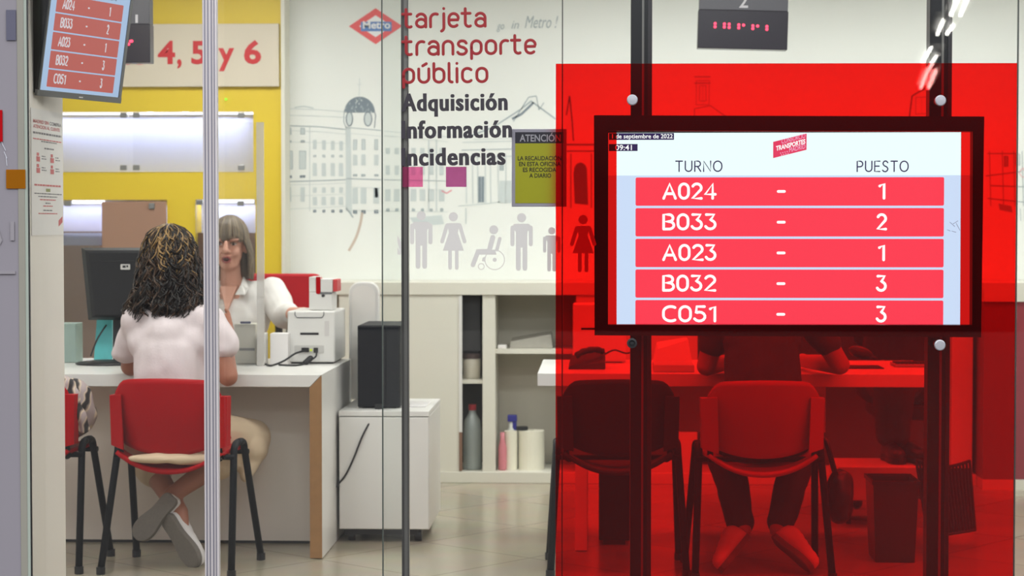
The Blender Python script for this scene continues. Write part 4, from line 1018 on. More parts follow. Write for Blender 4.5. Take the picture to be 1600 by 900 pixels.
for hh, k, a in (('hl', 'kl', 'al'), ('hr', 'kr', 'ar')):
    b.cap(Bq[hh], .085, Bq[k], .06); b.cap(Bq[k], .055, Bq[a], .036); b.cap(Bq[a] - V((0, 0, .03)), .034, Bq[a] + V((0, -.13, -.05)), .03)
me = remesh(b, .0045, 3)
body = link('body', me, [M_skin], pb, smooth=True)
for s_ in (-1, 1):
    bb_ = MB(); bb_.ell(h + V((s_ * .034, -.079, .008)), (.0135, .009, .006), 0, nu=12, nv=8); ey = bb_.build('eye', mat('eye_white', (196, 176, 168), .3), body, smooth=True)
    bb_ = MB(); bb_.ell(h + V((s_ * .034, -.0862, .008)), (.0065, .003, .0058), 0, nu=12, nv=8); bb_.build('iris', M_eye, ey, smooth=True)
    bb_ = MB(); bb_.tube([h + V((s_ * .018, -.087, .0135)), h + V((s_ * .034, -.091, .0165)), h + V((s_ * .05, -.083, .012))], .0028, 6); bb_.build('eyelid', M_brow, body, smooth=True)
    bb_ = MB(); bb_.tube([h + V((s_ * .014, -.092, .032)), h + V((s_ * .036, -.094, .04)), h + V((s_ * .056, -.08, .032))], .004, 6); bb_.build('eyebrow', M_brow, body, smooth=True)
bb_ = MB(); bb_.ell(h + V((.001, -.088, -.064)), (.019, .012, .0105), 0, nu=16, nv=10); mo_ = bb_.build('mouth', M_mouth, body, smooth=True)
bb_ = MB(); bb_.tube(cr([h + V((-.021, -.088, -.065)), h + V((-.009, -.101, -.0525)), h + V((0, -.102, -.054)), h + V((.009, -.101, -.0525)), h + V((.021, -.088, -.065))]), .004, 8); bb_.tube(cr([h + V((-.021, -.088, -.065)), h + V((-.010, -.098, -.0765)), h + V((0, -.1, -.079)), h + V((.010, -.098, -.0765)), h + V((.021, -.088, -.065))]), .0045, 8); bb_.build('lips', M_lip, mo_, smooth=True)
# shirt
b = MB(); b.cap(Bq['pel'], .165, Bq['che'], .15); b.cap(Bq['che'] + V((-.07, 0, .02)), .11, Bq['nec'] + V((-.085, .01, -.10)), .07); b.cap(Bq['che'] + V((.07, 0, .02)), .11, Bq['nec'] + V((.085, .01, -.10)), .07)
b.cap(Bq['sl'] - V((-.02, 0, .025)), .066, Bq['nec'] + V((-.06, .02, -.075)), .055); b.cap(Bq['sr'] - V((.02, 0, .025)), .066, Bq['nec'] + V((.06, .02, -.075)), .055)
b.cap(Bq['nec'] + V((-.06, .03, -.07)), .055, Bq['nec'] + V((.06, .03, -.07)), .055)
for s_, e_ in (('sl', 'el'), ('sr', 'er')): b.cap(Bq[s_] - V((0, 0, .01)), .07, Bq[s_].lerp(Bq[e_], .92), .068)
b.cap(Bq['er'], .066, Bq['er'].lerp(Bq['wr'], .35), .05)
me = remesh(b, .007, 5, .009, 9); sh = link('shirt', me, M_shirt, pb, smooth=True)
def quadstrip(pts2, th=.006):
    bq_ = MB(); n_ = len(pts2)
    bq_.loft([[a for a, _ in pts2] + [c for _, c in pts2[::-1]], [a + V((0, -th, 0)) for a, _ in pts2] + [c + V((0, -th, 0)) for _, c in pts2[::-1]]]); return bq_
n0 = Bq['nec']
for s_ in (-1, 1):
    bq_ = quadstrip([(n0 + V((s_ * .058, .0, .005)), n0 + V((s_ * .075, -.02, -.02))), (n0 + V((s_ * .060, -.075, -.035)), n0 + V((s_ * .098, -.085, -.055))), (n0 + V((s_ * .036, -.105, -.085)), n0 + V((s_ * .085, -.115, -.085)))])
    bq_.build('collar', M_shirt, sh, bevel=.002)
bq_ = MB(); fy = -.148
bq_.loft([[n0 + V((-.04, -.085, -.045)), n0 + V((.04, -.085, -.045)), n0 + V((.004, -.142, -.165)), n0 + V((-.004, -.142, -.165))], [n0 + V((-.04, -.02, -.05)), n0 + V((.04, -.02, -.05)), n0 + V((.004, -.05, -.165)), n0 + V((-.004, -.05, -.165))]])
nk = bq_.build('neckline', M_skin, body, bevel=.004)
b = MB(); b.cap(Bq['pel'] + V((-.06, 0, -.02)), .15, Bq['pel'] + V((.06, 0, -.02)), .15)
for hh, k, a in (('hl', 'kl', 'al'), ('hr', 'kr', 'ar')): b.cap(Bq[hh], .10, Bq[k], .075); b.cap(Bq[k], .07, Bq[a] + V((0, 0, .03)), .055)
me = remesh(b, .01, 4); link('trousers', me, M_navy, pb, smooth=True)
for a in ('al', 'ar'): shoe(Bq[a] + V((0, .06, -.068)), Bq[a] + V((0, -.19, -.068)), (0, 0, -1), pb, M_black, M_black)
# straight hair with a fringe
b = MB(); b.ell(h + V((0, .03, .035)), (.086, .092, .104)); b.cap(h + V((-.05, .05, 0)), .05, h + V((-.07, .04, -.13)), .035); b.cap(h + V((.05, .05, 0)), .05, h + V((.07, .04, -.13)), .035); b.cap(h + V((0, .07, .02)), .06, h + V((0, .08, -.12)), .05)
me = remesh(b, .006, 4); link('hair_mass', me, M_e3, pb, smooth=True)
items = []; rng = random.Random(5)
hc = h + V((0, .012, .035))
for i in range(520):
    ph = rng.uniform(0, 2 * PI); fr = math.cos(ph + PI / 2)  # front when ph = -pi/2
    front = -math.sin(ph); ang1 = rng.uniform(80, 95)
    P = []
    isfr = front > .55
    rx, ry, rz = .088, .104, .112
    ang_end = rng.uniform(76, 86) if isfr else 92
    for k in range(12):
        a = math.radians(4 + (ang_end - 4) * k / 11); P.append(hc + V((rx * math.sin(a) * math.cos(ph), ry * math.sin(a) * math.sin(ph), rz * math.cos(a))))
    if isfr:
        e = P[-1]; P.append(e + V((0, -.004, -.012))); 
        if rng.random() < .8: P.append(e + V((0, -.002, -.020 - rng.random() * .008)))
    else:
        e = P[-1]; L = rng.uniform(.12, .20) if front < .3 else rng.uniform(.13, .19)
        out = .012 if front < .3 else .014
        for k in range(1, 8):
            s_ = k / 7; P.append(e + V((math.cos(ph) * out * math.sin(PI * s_) + (.016 * s_ if math.cos(ph) > 0 else -.016 * s_), .02 * s_, -L * s_)) + V((rng.uniform(-1, 1), rng.uniform(-1, 1), 0)) * .002)
    items.append((P, rng.choice((0, 0, 0, 1, 1, 2)), rng.uniform(.0028, .0048)))
strands(pb, [M_e1, M_e2, M_e3], items)

# ---- the customer behind the red panel
Cq = {k: pt(*v) for k, v in dict(pel=(1190, 672, 7.84), che=(1192, 540, 7.90), nec=(1194, 470, 7.95), hed=(1196, 402, 8.0),
      sl=(1128, 480, 7.95), sr=(1258, 480, 7.95), el=(1104, 572, 8.0), er=(1312, 570, 8.0), wl=(1150, 560, 8.32), wr=(1255, 560, 8.32),
      hl=(1168, 676, 7.86), hr=(1214, 676, 7.86), kl=(1128, 690, 8.22), kr=(1256, 690, 8.22), al=(1160, 828, 7.93), ar=(1216, 828, 7.93)).items()}
Cq['wl'].z = Cq['wr'].z = .79
def dressed(P, root, mskin, mtop, mleg, mhair, hairlen=.1, noshoe=False):
    b = MB(); h = P['hed']
    b.ell(h + V((0, 0, .02)), (.076, .094, .1)); b.ell(h + V((0, .02, -.05)), (.056, .06, .06)); b.ell(h + V((0, .095, -.01)), (.012, .016, .02))
    for s_ in (-1, 1): b.ell(h + V((s_ * .077, .0, -.01)), (.012, .02, .03))
    b.cap(P['nec'] - V((0, 0, .05)), .056, h - V((0, 0, .06)), .05); b.cap(P['pel'], .14, P['che'], .12); b.cap(P['che'], .12, P['nec'] - V((0, 0, .08)), .07)
    b.cap(P['sl'] - V((0, 0, .02)), .055, P['sr'] - V((0, 0, .02)), .055)
    for s_, e_, w_ in (('sl', 'el', 'wl'), ('sr', 'er', 'wr')): b.cap(P[s_], .05, P[e_], .04); b.cap(P[e_], .041, P[w_], .028)
    fd = (P['wl'] + P['wr'] - P['el'] - P['er']); fd.z = 0; fd.normalize()
    hand(b, P['wl'], fd, (0, 0, 1), (1, 0, 0), 1, .3); hand(b, P['wr'], fd, (0, 0, 1), (-1, 0, 0), 1, .3)
    for hh, k, a in (('hl', 'kl', 'al'), ('hr', 'kr', 'ar')): b.cap(P[hh], .085, P[k], .058); b.cap(P[k], .056, P[a], .036)
    bo_ = link('body', remesh(b, .006, 4), mskin, root, smooth=True)
    b = MB(); b.cap(P['pel'] + V((0, 0, .02)), .16, P['che'], .148); b.cap(P['che'] + V((-.05, 0, .02)), .11, P['nec'] + V((-.08, 0, -.08)), .062); b.cap(P['che'] + V((.05, 0, .02)), .11, P['nec'] + V((.08, 0, -.08)), .062)
    for s_, e_ in (('sl', 'el'), ('sr', 'er')): b.cap(P[s_] - V((0, 0, .01)), .068, P[s_].lerp(P[e_], .62), .058)
    link('shirt', remesh(b, .008, 5, .008, 9), mtop, root, smooth=True)
    b = MB(); b.cap(P['pel'] + V((-.06, 0, 0)), .145, P['pel'] + V((.06, 0, 0)), .145)
    for hh, k, a in (('hl', 'kl', 'al'), ('hr', 'kr', 'ar')): b.cap(P[hh], .105, P[k], .078); b.cap(P[k], .076, P[k].lerp(P[a], .9), .058)
    link('trousers', remesh(b, .008, 5, .008, 8), mleg, root, smooth=True)
    b = MB(); b.ell(h + V((0, -.012 if fd.y > 0 else .012, .03)), (.088, .1, .105)); b.cap(h + V((0, -.05 if fd.y > 0 else .05, 0)), .07, h + V((0, -.06 if fd.y > 0 else .06, -hairlen)), .05)
    link('hair', remesh(b, .006, 3, .004, 40), mhair, root, smooth=True)
    return bo_
pc = thing('person', 'customer in dark clothes sitting behind the red panel, elbows on desk', 'person', (Cq['pel'].x, Cq['pel'].y, 0))
dressed(Cq, pc, M_skin2, M_darkcl, M_navy, M_h1)
shoe(pt(1163, 838, 7.88), pt(1124, 886, 7.72), (-.1, -.75, -.7), pc); shoe(pt(1213, 838, 7.88), pt(1272, 886, 7.72), (.1, -.75, -.7), pc)
b = MB(); p = Vector((X(1312, 7.9), 7.86, .30))
b.ell(p, (.055, .10, .10)); b.ell(p + V((.0, 0, -.06)), (.05, .09, .06))
me = remesh(b, .008, 4, .01, 12)
sbag = thing('shoulder_bag', 'small dark bag hanging at the side of customer chair', 'bag', p); link('body', me, M_black, sbag, smooth=True)
b = MB(); b.tube(cr([p + V((-.02, -.05, .08)), p + V((-.05, -.05, .19)), p + V((-.06, 0, .215)), p + V((-.05, .04, .19)), p + V((-.02, .05, .08))]), .007, 7); b.build('strap', M_black, sbag, smooth=True)

# ---- the second employee: legs on a footrest under the desk, rest hidden by the screen
Yd = 9.35
Dq = {k: pt(*v) for k, v in dict(pel=(1400, 590, 9.62), che=(1398, 490, 9.6), nec=(1396, 425, 9.58), hed=(1394, 372, 9.56),
      sl=(1338, 440, 9.6), sr=(1456, 440, 9.6), el=(1336, 505, 9.4), er=(1460, 505, 9.4), wl=(1372, 462, 9.25), wr=(1424, 462, 9.25),
      hl=(1382, 592, 9.6), hr=(1416, 592, 9.6), kl=(1387, 598, 9.2), kr=(1404, 598, 9.18), al=(1389, 688, 9.22), ar=(1403, 688, 9.2)).items()}
pd = thing('person', 'second employee behind red panel, only the crossed dark legs showing', 'person', (Dq['pel'].x, Dq['pel'].y, 0))
dressed(Dq, pd, M_skin, M_navy, M_navy, M_h2, .14)
zf = Dq['al'].z - .075
shoe(Dq['al'] + V((-.01, .05, -.07)), Dq['al'] + V((.03, -.17, -.07)), (0, 0, -1), pd, M_black, M_black, .04); shoe(Dq['ar'] + V((0, .05, -.07)), Dq['ar'] + V((.12, -.15, -.07)), (0, 0, -1), pd, M_black, M_black, .04)
fr = thing('footrest', 'white box footrest under second desk, dark shoes on it', 'footrest', (X(1375, 9.1), 9.1, 0))
fz = Dq['al'].z - .094
MB().box((X(1312, 8.95), 8.97, fz - .15), (X(1436, 8.95), 9.32, fz)).build('top', M_white, fr, bevel=.003)
for px in (1330, 1420): MB().box((X(px, 9) - .01, 9.05, 0), (X(px, 9) + .01, 9.3, fz - .15)).build('leg', M_dgrey, fr)

# office chairs of the two employees
def office_chair(label, cx, cy, seatz, zlo, zhi, w_, mback, rz=0, sw=.24):
    t = thing('office_chair', label, 'office chair', (cx, cy, 0), rz, 'office chairs behind the desks')
    b = MB(); M = plane_m(Vector((0, .06, 0))); b.prism(rrect(-w_, zlo, w_, zhi, .05, 6), M, .05); b.build('backrest', mback, t, bevel=.012, local=True)
    b = MB(); b.prism(rrect(-sw, -.48, sw, -.02, .06, 6), Matrix.Translation((0, 0, seatz - .07)), .07); b.build('seat', mback, t, bevel=.015, local=True)
    b = MB(); b.tube(cr([(0, .0, seatz - .09), (0, .1, seatz - .08), (0, .12, seatz + .05), (0, .07, (zlo + zhi) / 2)]), .02, 8); b.build('back_support', M_black, t, local=True)
    b = MB(); b.tube([(0, -.24, .09), (0, -.24, seatz - .07)], .025, 12); b.build('column', M_steel, t, local=True)
    for k in range(5):
        a = 2 * PI * k / 5; e = Vector((.29 * math.cos(a), -.24 + .29 * math.sin(a), .06)); b = MB(); b.tube([(0, -.24, .1), e], [.026, .018], 8); b.build('base_arm', M_black, t, local=True)
        b = MB(); b.ell(e - Vector((0, 0, .032)), (.028, .028, .027)); b.build('castor', M_black, t, local=True)
    return t
oc = office_chair('red backed office chair behind the employee in white shirt', X(432, 10.0), 9.98, .50, Z(500, 10.0), Z(428, 10.0), (X(506, 10.0) - X(360, 10.0)) / 2, M_redfab)
office_chair('office chair of the second employee, hidden behind red panel', X(1400, 9.9), 9.95, .5, .75, 1.05, .2, M_blackfab, 0, .15)

# waste bin and tilted slatted basket on the floor behind the red panel
p = fl(1404, 872)
wb = thing('waste_bin', 'dark square waste bin on the floor behind red panel', 'bin', (X(1404, 8.05), 8.12, 0))
x0, x1 = X(1366, 8.0), X(1438, 8.0); zt_ = Z(750, 8.0)
b = MB(); k = .88; cx = (x0 + x1) / 2
def sq(s_, z, ins=0): return [Vector((cx + sx * (x1 - x0) / 2 * s_, 8.12 + sy * .12 * s_, z)) for sx, sy in ((-1, -1), (1, -1), (1, 1), (-1, 1))]
b.loft([sq(.86, .0), sq(1, zt_), sq(.94, zt_), sq(.8, .02)]); b.build('body', mat('bin_plastic', (38, 38, 44), .3), wb, bevel=.004)
b = MB(); b.loft([sq(1.05, zt_ - .012), sq(1.05, zt_ + .004), sq(.95, zt_ + .004), sq(.95, zt_ - .012), sq(1.05, zt_ - .012)], cap=False); b.build('rim', M_black, wb)
bs = thing('magazine_basket', 'tall dark slatted basket leaning beside the waste bin', 'basket', (X(1484, 8.3), 8.3, 0))
Yv = 8.3
def bp(u, v, dy): # u 0..1 left-right, v 0 top 1 bottom
    l = (1431 + (1450 - 1431) * v, 716 + (842 - 716) * v); r = (1515 + (1524 - 1515) * v, 718 + (830 - 718) * v)
    sag = 10 * math.sin(PI * u) * (1 - v)
    return pt(l[0] + (r[0] - l[0]) * u, l[1] + (r[1] - l[1]) * u + sag, Yv + dy)
M_bask = mat('basket_dark', (46, 42, 46), .6)
for dy in (0, .2):
    for v in (0.02, .98):
        b = MB(); b.tube([bp(i / 12, v, dy) for i in range(13)], .007, 6); b.build('rail', M_bask, bs)
for i in range(17):
    u = i / 16; b = MB(); b.tube([bp(u, .02, 0), bp(min(1, u + .0), .98, 0)], .0055, 6); b.build('slat', M_bask, bs)
    b = MB(); b.tube([bp(u, .02, .2), bp(u, .98, .2)], .0055, 6); b.build('slat', M_bask, bs)
for u in (0, 1):
    for v in (.02, .25, .5, .75, .98): b = MB(); b.tube([bp(u, v, 0), bp(u, v, .2)], .0055, 6); b.build('side_slat', M_bask, bs)
b = MB(); b.loft([[bp(0, .97, 0), bp(1, .97, 0), bp(1, .97, .2), bp(0, .97, .2)], [bp(0, .99, 0), bp(1, .99, 0), bp(1, .99, .2), bp(0, .99, .2)]]); b.build('bottom', M_bask, bs)
b = MB(); b.loft([[bp(.0, .12, .17), bp(1, .12, .17), bp(1, .12, .18), bp(.0, .12, .18)], [bp(.0, .97, .17), bp(1, .97, .17), bp(1, .97, .18), bp(.0, .97, .18)]]); b.build('back_panel', M_bask, bs)
b = MB(); b.loft([[bp(.1, .62, .06), bp(.92, .62, .06), bp(.92, .62, .15), bp(.1, .62, .15)], [bp(.1, .95, .06), bp(.92, .95, .06), bp(.92, .95, .15), bp(.1, .95, .15)]])
simple('magazine_stack', 'dark magazines standing in the slatted basket', 'magazines', b, mat('magazine_dark', (84, 76, 78), .5, vary=.3, scale=60), .003)

# ------------------------------------------------------------------ hanging number displays
def led_display(label, px0, px1, py0, pys, py1, Yl, digit, dpx, dots, roll=0.0):
    t = thing('number_display', label, 'number display', pt((px0 + px1) / 2, (py0 + py1) / 2, Yl))
    x0, x1 = X(px0, Yl), X(px1, Yl); zt, zs, zb = Z(py0, Yl), Z(pys, Yl), Z(py1, Yl)
    def bxr(x0, y0, z0, x1, y1, z1, name, m, par, bev=.003):
        o = MB().box((x0, y0, z0), (x1, y1, z1)).build(name, m, par, bevel=bev); return o
    bxr(x0 + .003, Yl + .004, zs, x1 - .002, Yl + .07, zt, 'header', mat('display_grey', (78, 76, 82), .35), t)
    fc = bxr(x0, Yl, zb, x1, Yl + .07, zs, 'case', mat('display_black', (34, 28, 38), .25), t)
    b = MB(); M = plane_m(Vector((0, Yl + .0035, 0)))
    text_into(b, digit, M, X(dpx[0], Yl), X(dpx[1], Yl), Z(dpx[3], Yl), Z(dpx[2], Yl), 0, .01); b.build('number', mat('digit_grey', (190, 186, 190), .5), t)
    b = MB()
    for d in dots: b.ell(pt(d[0], d[1], Yl - .001), (.0062, .003, .0062), nu=10, nv=6)
    b.build('led_dots', emit('red_led', (255, 60, 90), 3.2), t)
    b = MB()
    for x_ in (x0 + .06, x1 - .06): b.tube([(x_, Yl + .035, zt), (x_, Yl + .035, ZC)], .008, 8)
    b.build('hanger', M_brushed, t)
    t.rotation_euler = (0, roll, 0)
    return t
led_display('black number display 2 with red dots hanging above red panel', 1090, 1230, -45, 18, 78, 8.1, '2', (1153, 1167, -10, 13.5),
            ((1118, 38), (1118, 43), (1132.5, 38.2), (1132.5, 43), (1140, 38.4), (1140, 43.4), (1155, 39), (1155, 43.6), (1162.5, 39.2), (1177, 39.8), (1177, 44.2), (1184.5, 40), (1199, 40.3), (1199, 44.8)), math.radians(1.6))
led_display('smaller black number display partly hidden behind tilted ticket screen', 98, 237, -28, 35, 96, 8.1, '1', (214, 218, 20, 33),
            ((190, 69), (201, 69), (204, 64.5), (206, 64.2), (150, 66), (162, 66)), 0)

# ------------------------------------------------------------------ ticket screen graphics shared by both screens
E_bg = emit('screen_blue_white', (206, 222, 250), 1.08); E_head = emit('screen_mint', (236, 253, 253), 1.14); E_row = emit('screen_red', (255, 56, 78), 1.1)
E_wht = emit('screen_white', (255, 255, 255), 1.15); E_navy = emit('screen_navy', (48, 32, 84), 1.0); E_logo = emit('screen_logo', (238, 60, 100), 1.0); E_lpink = emit('screen_pink', (255, 190, 224), 1.0)
D_bg = emit('dim_blue', (168, 192, 224), 1.0); D_row = emit('dim_red', (186, 92, 84), 1.0); D_wht = emit('dim_white', (214, 208, 214), 1.0); D_navy = emit('dim_navy', (80, 96, 120), 1.0)
def ticket_screen(par, M, k, ms, sx=1.0):
    """layout in photo pixels of the big screen: 950..1519 x 205..522; k metres per pixel; M maps local x right, y up from the lower left corner"""
    bg, head, row, wht, navy, logo, lpink = ms
    f = lambda x: (x - 950) * k * sx
    g = lambda y: (522 - y) * k
    def rect(b, x0, y0, x1, y1, z, mi=0, r=0):
        b.add([M @ Vector((x, y, z)) for x, y in (rrect(f(x0), g(y1), f(x1), g(y0), r * k) if r else ((f(x0), g(y1)), (f(x1), g(y1)), (f(x1), g(y0)), (f(x0), g(y0))))], [tuple(range(24 if r else 4))], mi)
    b = MB(); rect(b, 950, 205, 1519, 522, 0); sc_ = b.build('screen', bg, par)
    b = MB(); rect(b, 950, 205, 1519, 272, .0004); b.build('header_band', head, sc_)
    Z1, Z2, Z3 = [M @ Matrix.Translation((0, 0, z)) for z in (.0008, .0014, .002)]
    for i, (c, n) in enumerate((('A024', '1'), ('B033', '2'), ('A023', '1'), ('B032', '3'), ('C051', '3'))):
        y0 = 275 + 48.2 * i; b = MB(); rect(b, 993, y0, 1474, y0 + 44.5, .0008, 0, 2.5)
        strokes_into(b, c, Z2, f(1035), f(1120), g(y0 + 35), g(y0 + 8), 2.15 * k, 1, gap=.24)
        strokes_into(b, '-', Z2, f(1214), f(1228), g(y0 + 34), g(y0 + 8), 2.15 * k, 1)
        strokes_into(b, n, Z2, f(1369 if n != '1' else 1372), f(1386 if n != '1' else 1383), g(y0 + 35), g(y0 + 8), 2.15 * k, 1)
        b.build('ticket_row', [row, wht], sc_)
    b = MB(); strokes_into(b, 'TURNO', Z1, f(1055), f(1129), g(266.5), g(248.5), 1.0 * k, 0, gap=.28); strokes_into(b, 'PUESTO', Z1, f(1338), f(1419), g(267), g(249), 1.0 * k, 0, gap=.28)
    b.build('heading', navy, sc_)
    b = MB(); rect(b, 951, 205.5, 1053, 216, .0008, 0); text_into(b, '1 de septiembre de 2022', Z2, f(956), f(1051), g(213.6), g(207), 1, .012)
    b.build('date_bar', [navy, wht], sc_)
    b = MB(); rect(b, 951, 222.5, 996, 233.5, .0008, 0); text_into(b, '09:41', Z2, f(961), f(987), g(232), g(224), 1, .012)
    b.build('clock_bar', [navy, wht], sc_)
    b = MB(); P = [(1208, 245), (1260, 232), (1260, 206.5), (1208, 219.5)]
    b.add([M @ Vector((f(x), g(y), .0008)) for x, y in P], [(0, 1, 2, 3)], 0)
    s_ = 13 / 52
    Sh = Z2 @ Matrix(((1, 0, 0, 0), (s_ / sx, 1, 0, 0), (0, 0, 1, 0), (0, 0, 0, 1)))
    def lt(t, x0, x1, yb, yc, mi, off): # baseline given at the left end
        x0l = f(x0); sub = s_ / sx * x0l; text_into(b, t, Sh, x0l, f(x1), g(yb) - sub, g(yc) - sub, mi, off)
    lt('CONSORCIO', 1221, 1258, 222.5, 215.5, 2, .0); lt('TRANSPORTES', 1212.5, 1258, 233.5, 226.5, 1, .03); lt('MADRID', 1233, 1258, 236, 229, 2, 0)
    for i in range(4):
        for j in range(2):
            x = 1219 + i * 3.4 + j * 1.4; y = 236.5 - i * .85 + j * 3
            b.add([M @ Vector((f(x + a), g(y + c), .0014)) for a, c in ((0, 1.4), (1.4, 1.4), (1.4, 0), (0, 0))], [(0, 1, 2, 3)], 2)
    b.build('logo', [logo, wht, lpink], sc_)
    return sc_
# the big screen behind the red panel
YT = 6.262
tv = thing('ticket_screen', 'large wall screen listing turno and puesto behind the red panel', 'screen', pt(1234, 355, YT + .05))
def fr_(x0, y0, x1, y1, Ya, Yb): return (X(x0, Ya), Ya, Z(y1, Ya)), (X(x1, Ya), Yb, Z(y0, Ya))
YF = 6.214
Mfr = mat('screen_housing', (22, 18, 20), .35)
b = MB(); o_ = [(928, 180), (1538, 182), (1533, 527), (929, 524)]; i_ = [(950, 204), (1520, 205), (1519, 508), (950, 507.5)]
oo = [pt(*a, YF) for a in o_]; ii = [pt(*a, YF) for a in i_]; bk = V((0, .09, 0)); bi = V((0, .045, 0))
for k in range(4):
    l = (k + 1) % 4; b.add([oo[k], oo[l], ii[l], ii[k], oo[k] + bk, oo[l] + bk, ii[l] + bi, ii[k] + bi], [(0, 1, 2, 3), (0, 4, 5, 1), (3, 2, 6, 7), (4, 7, 6, 5)])
b.build('bezel', Mfr, tv)
MB().box((oo[0].x + .01, YF + .075, oo[3].z + .01), (oo[1].x - .01, YF + .12, oo[0].z - .01)).build('back_cover', Mfr, tv)
kT = (X(1519, YT) - X(950, YT)) / 569
scr = ticket_screen(tv, plane_m(Vector((X(950, YT), YT, Z(522, YT)))), kT, (E_bg, E_head, E_row, E_wht, E_navy, E_logo, E_lpink))
b = MB(); b.tube([pt(1070, 514.5, YF - .001), pt(1190, 515.5, YF - .001)], .0012, 5); b.build('ventilation_slot', mat('slot_red', (70, 24, 26), .4), tv)
# two dark uprights carrying the screen
for (a, c, lab) in ((985, 1018, 'dark metal upright carrying the big screen, next to number display 2'), (1450, 1485, 'dark metal upright carrying the big screen, nearest the maroon cupboard')):
    Yu = 6.36; u_ = thing('screen_post', lab, 'post', (X((a + c) / 2, Yu), Yu, 0), group='uprights of the big screen')
    x0, x1 = X(a, Yu), X(c, Yu); w_ = x1 - x0
    MB().box((x0, Yu, 0.001), (x1, Yu + .07, ZC - .001)).build('profile', M_post, u_, bevel=.003)
    MB().box((x0 + w_ * .52, Yu - .004, 0.001), (x0 + w_ * .62, Yu + .002, ZC - .001)).build('highlight_rib', M_alud, u_)  # lighter strips paint the highlight lines of the black profile
    MB().box((x0 + w_ * .80, Yu - .006, 0.001), (x0 + w_ * .97, Yu + .002, ZC - .001)).build('highlight_rib', mat('highlight_dim', (70, 66, 70), .3, .6), u_)

# ------------------------------------------------------------------ glass front
def pane(label, px0, px1, Yg, m=M_glass, edges=()):
    x0, x1 = X(px0, Yg), X(px1, Yg)
    t = thing('glass_pane', label, 'glass partition', ((x0 + x1) / 2, Yg, 0), group=None)
    MB().box((x0, Yg, .002), (x1, Yg + .008, ZC - .002)).build('sheet', m, t)
    for e in edges:
        x_ = X(e, Yg); MB().box((x_ - .0018, Yg - .0006, .002), (x_ + .0018, Yg + .0086, ZC - .002)).build('edge', M_edge, t)
    return t
pane('clear fixed glass pane in front of the seated curly haired customer', 46, 320, YG)
pane('clear glass pane between aluminium post and grey door rail', 339, 632, YG + .03)
YD = YG - .016
door = pane('sliding glass door carrying the tarjeta transporte publico lettering and grey pictograms', 597, 879, YD, M_glass, (597.5, 878.5))
pane('large clear glass pane behind red panel, in front of big screen', 880, 1588, YD, M_glass, (1587.5,))
pane('narrow glass pane at the far side of the red panel', 1589, 1760, YD, M_glass)
# aluminium post
ap = thing('aluminium_post', 'ribbed aluminium post standing in front of curly haired customer', 'post', (X(329, YG), YG, 0))
x0, x1 = X(318, YG - .03), X(340.5, YG - .03); w_ = x1 - x0
MB().box((x0, YG - .03, .001), (x1, YG - .004, ZC - .001)).build('profile', M_alu, ap, bevel=.003)
for a, c in ((.14, .22), (.36, .44), (.60, .68), (.80, .86)):
    MB().box((x0 + w_ * a, YG - .033, .001), (x0 + w_ * c, YG - .028, ZC - .001)).build('groove_rib', mat('rib_shadow', (148, 146, 158), .4, .6), ap)
# door rail
dr_ = thing('door_rail', 'slim grey vertical door rail behind the red lettering', 'door rail', (X(633, YG), YG, 0))
x0, x1 = X(627.5, YG + .0), X(638.5, YG + .0); w_ = x1 - x0
MB().box((x0, YG - .002, .001), (x1, YG + .028, ZC - .001)).build('profile', M_alud, dr_, bevel=.002)
MB().box((x0 + w_ * .0, YG - .004, .001), (x0 + w_ * .36, YG - .001, ZC - .001)).build('dark_seal', mat('seal_dark', (92, 88, 86), .5), dr_)
MB().box((x0 + w_ * .86, YG - .004, .001), (x0 + w_, YG - .001, ZC - .001)).build('dark_seal', mat('seal_dark', (92, 88, 86), .5), dr_)
# vinyl lettering on the door
YV = YD - .0012; MV = plane_m(V((0, YV, 0)))
tilt = math.radians(.55)
def tilted(px, py): # plane slightly rotated about a point of the door
    o = pt(px, py, YV); return plane_m(o, V((math.cos(tilt), 0, math.sin(tilt))), V((-math.sin(tilt), 0, math.cos(tilt))))
KV = (X(900, YV) - X(600, YV)) / 300
def vinyl_strokes(t, x0, x1, yb, yt, nm):
    b = MB(); strokes_into(b, t, tilted(x0, yb), 0, (x1 - x0) * KV, 0, (yb - yt) * KV, 2.3 * KV, 0, gap=.25, flat=.1); b.build('lettering', M_txtred, door)
vinyl_strokes('tarjeta', 627, 760, 45, 11.5, 't'); vinyl_strokes('transporte', 627, 838, 88, 54.5, 't'); vinyl_strokes('público', 628.5, 763, 131.5, 97, 't')
def vinyl_text(t, x0, x1, yb, yc):
    b = MB(); text_into(b, t, tilted(x0, yb), 0, (x1 - x0) * KV, 0, (yb - yc) * KV, 0, .02, space=1.12, bold=.06); b.build('lettering', M_txtblk, door)
vinyl_text('Adquisición', 627, 793, 173.5, 147); vinyl_text('Información', 627, 800, 216, 189.5); vinyl_text('Incidencias', 627, 790, 258.5, 232)
def vsq(px0, py0, px1, py1, m): MB().box((X(px0, YV), YV - .0005, Z(py1, YV)), (X(px1, YV), YV + .0005, Z(py0, YV))).build('colour_square', m, door)
vsq(629.5, 260.5, 661, 292, M_pink); vsq(697, 260.5, 729, 292, M_purple)
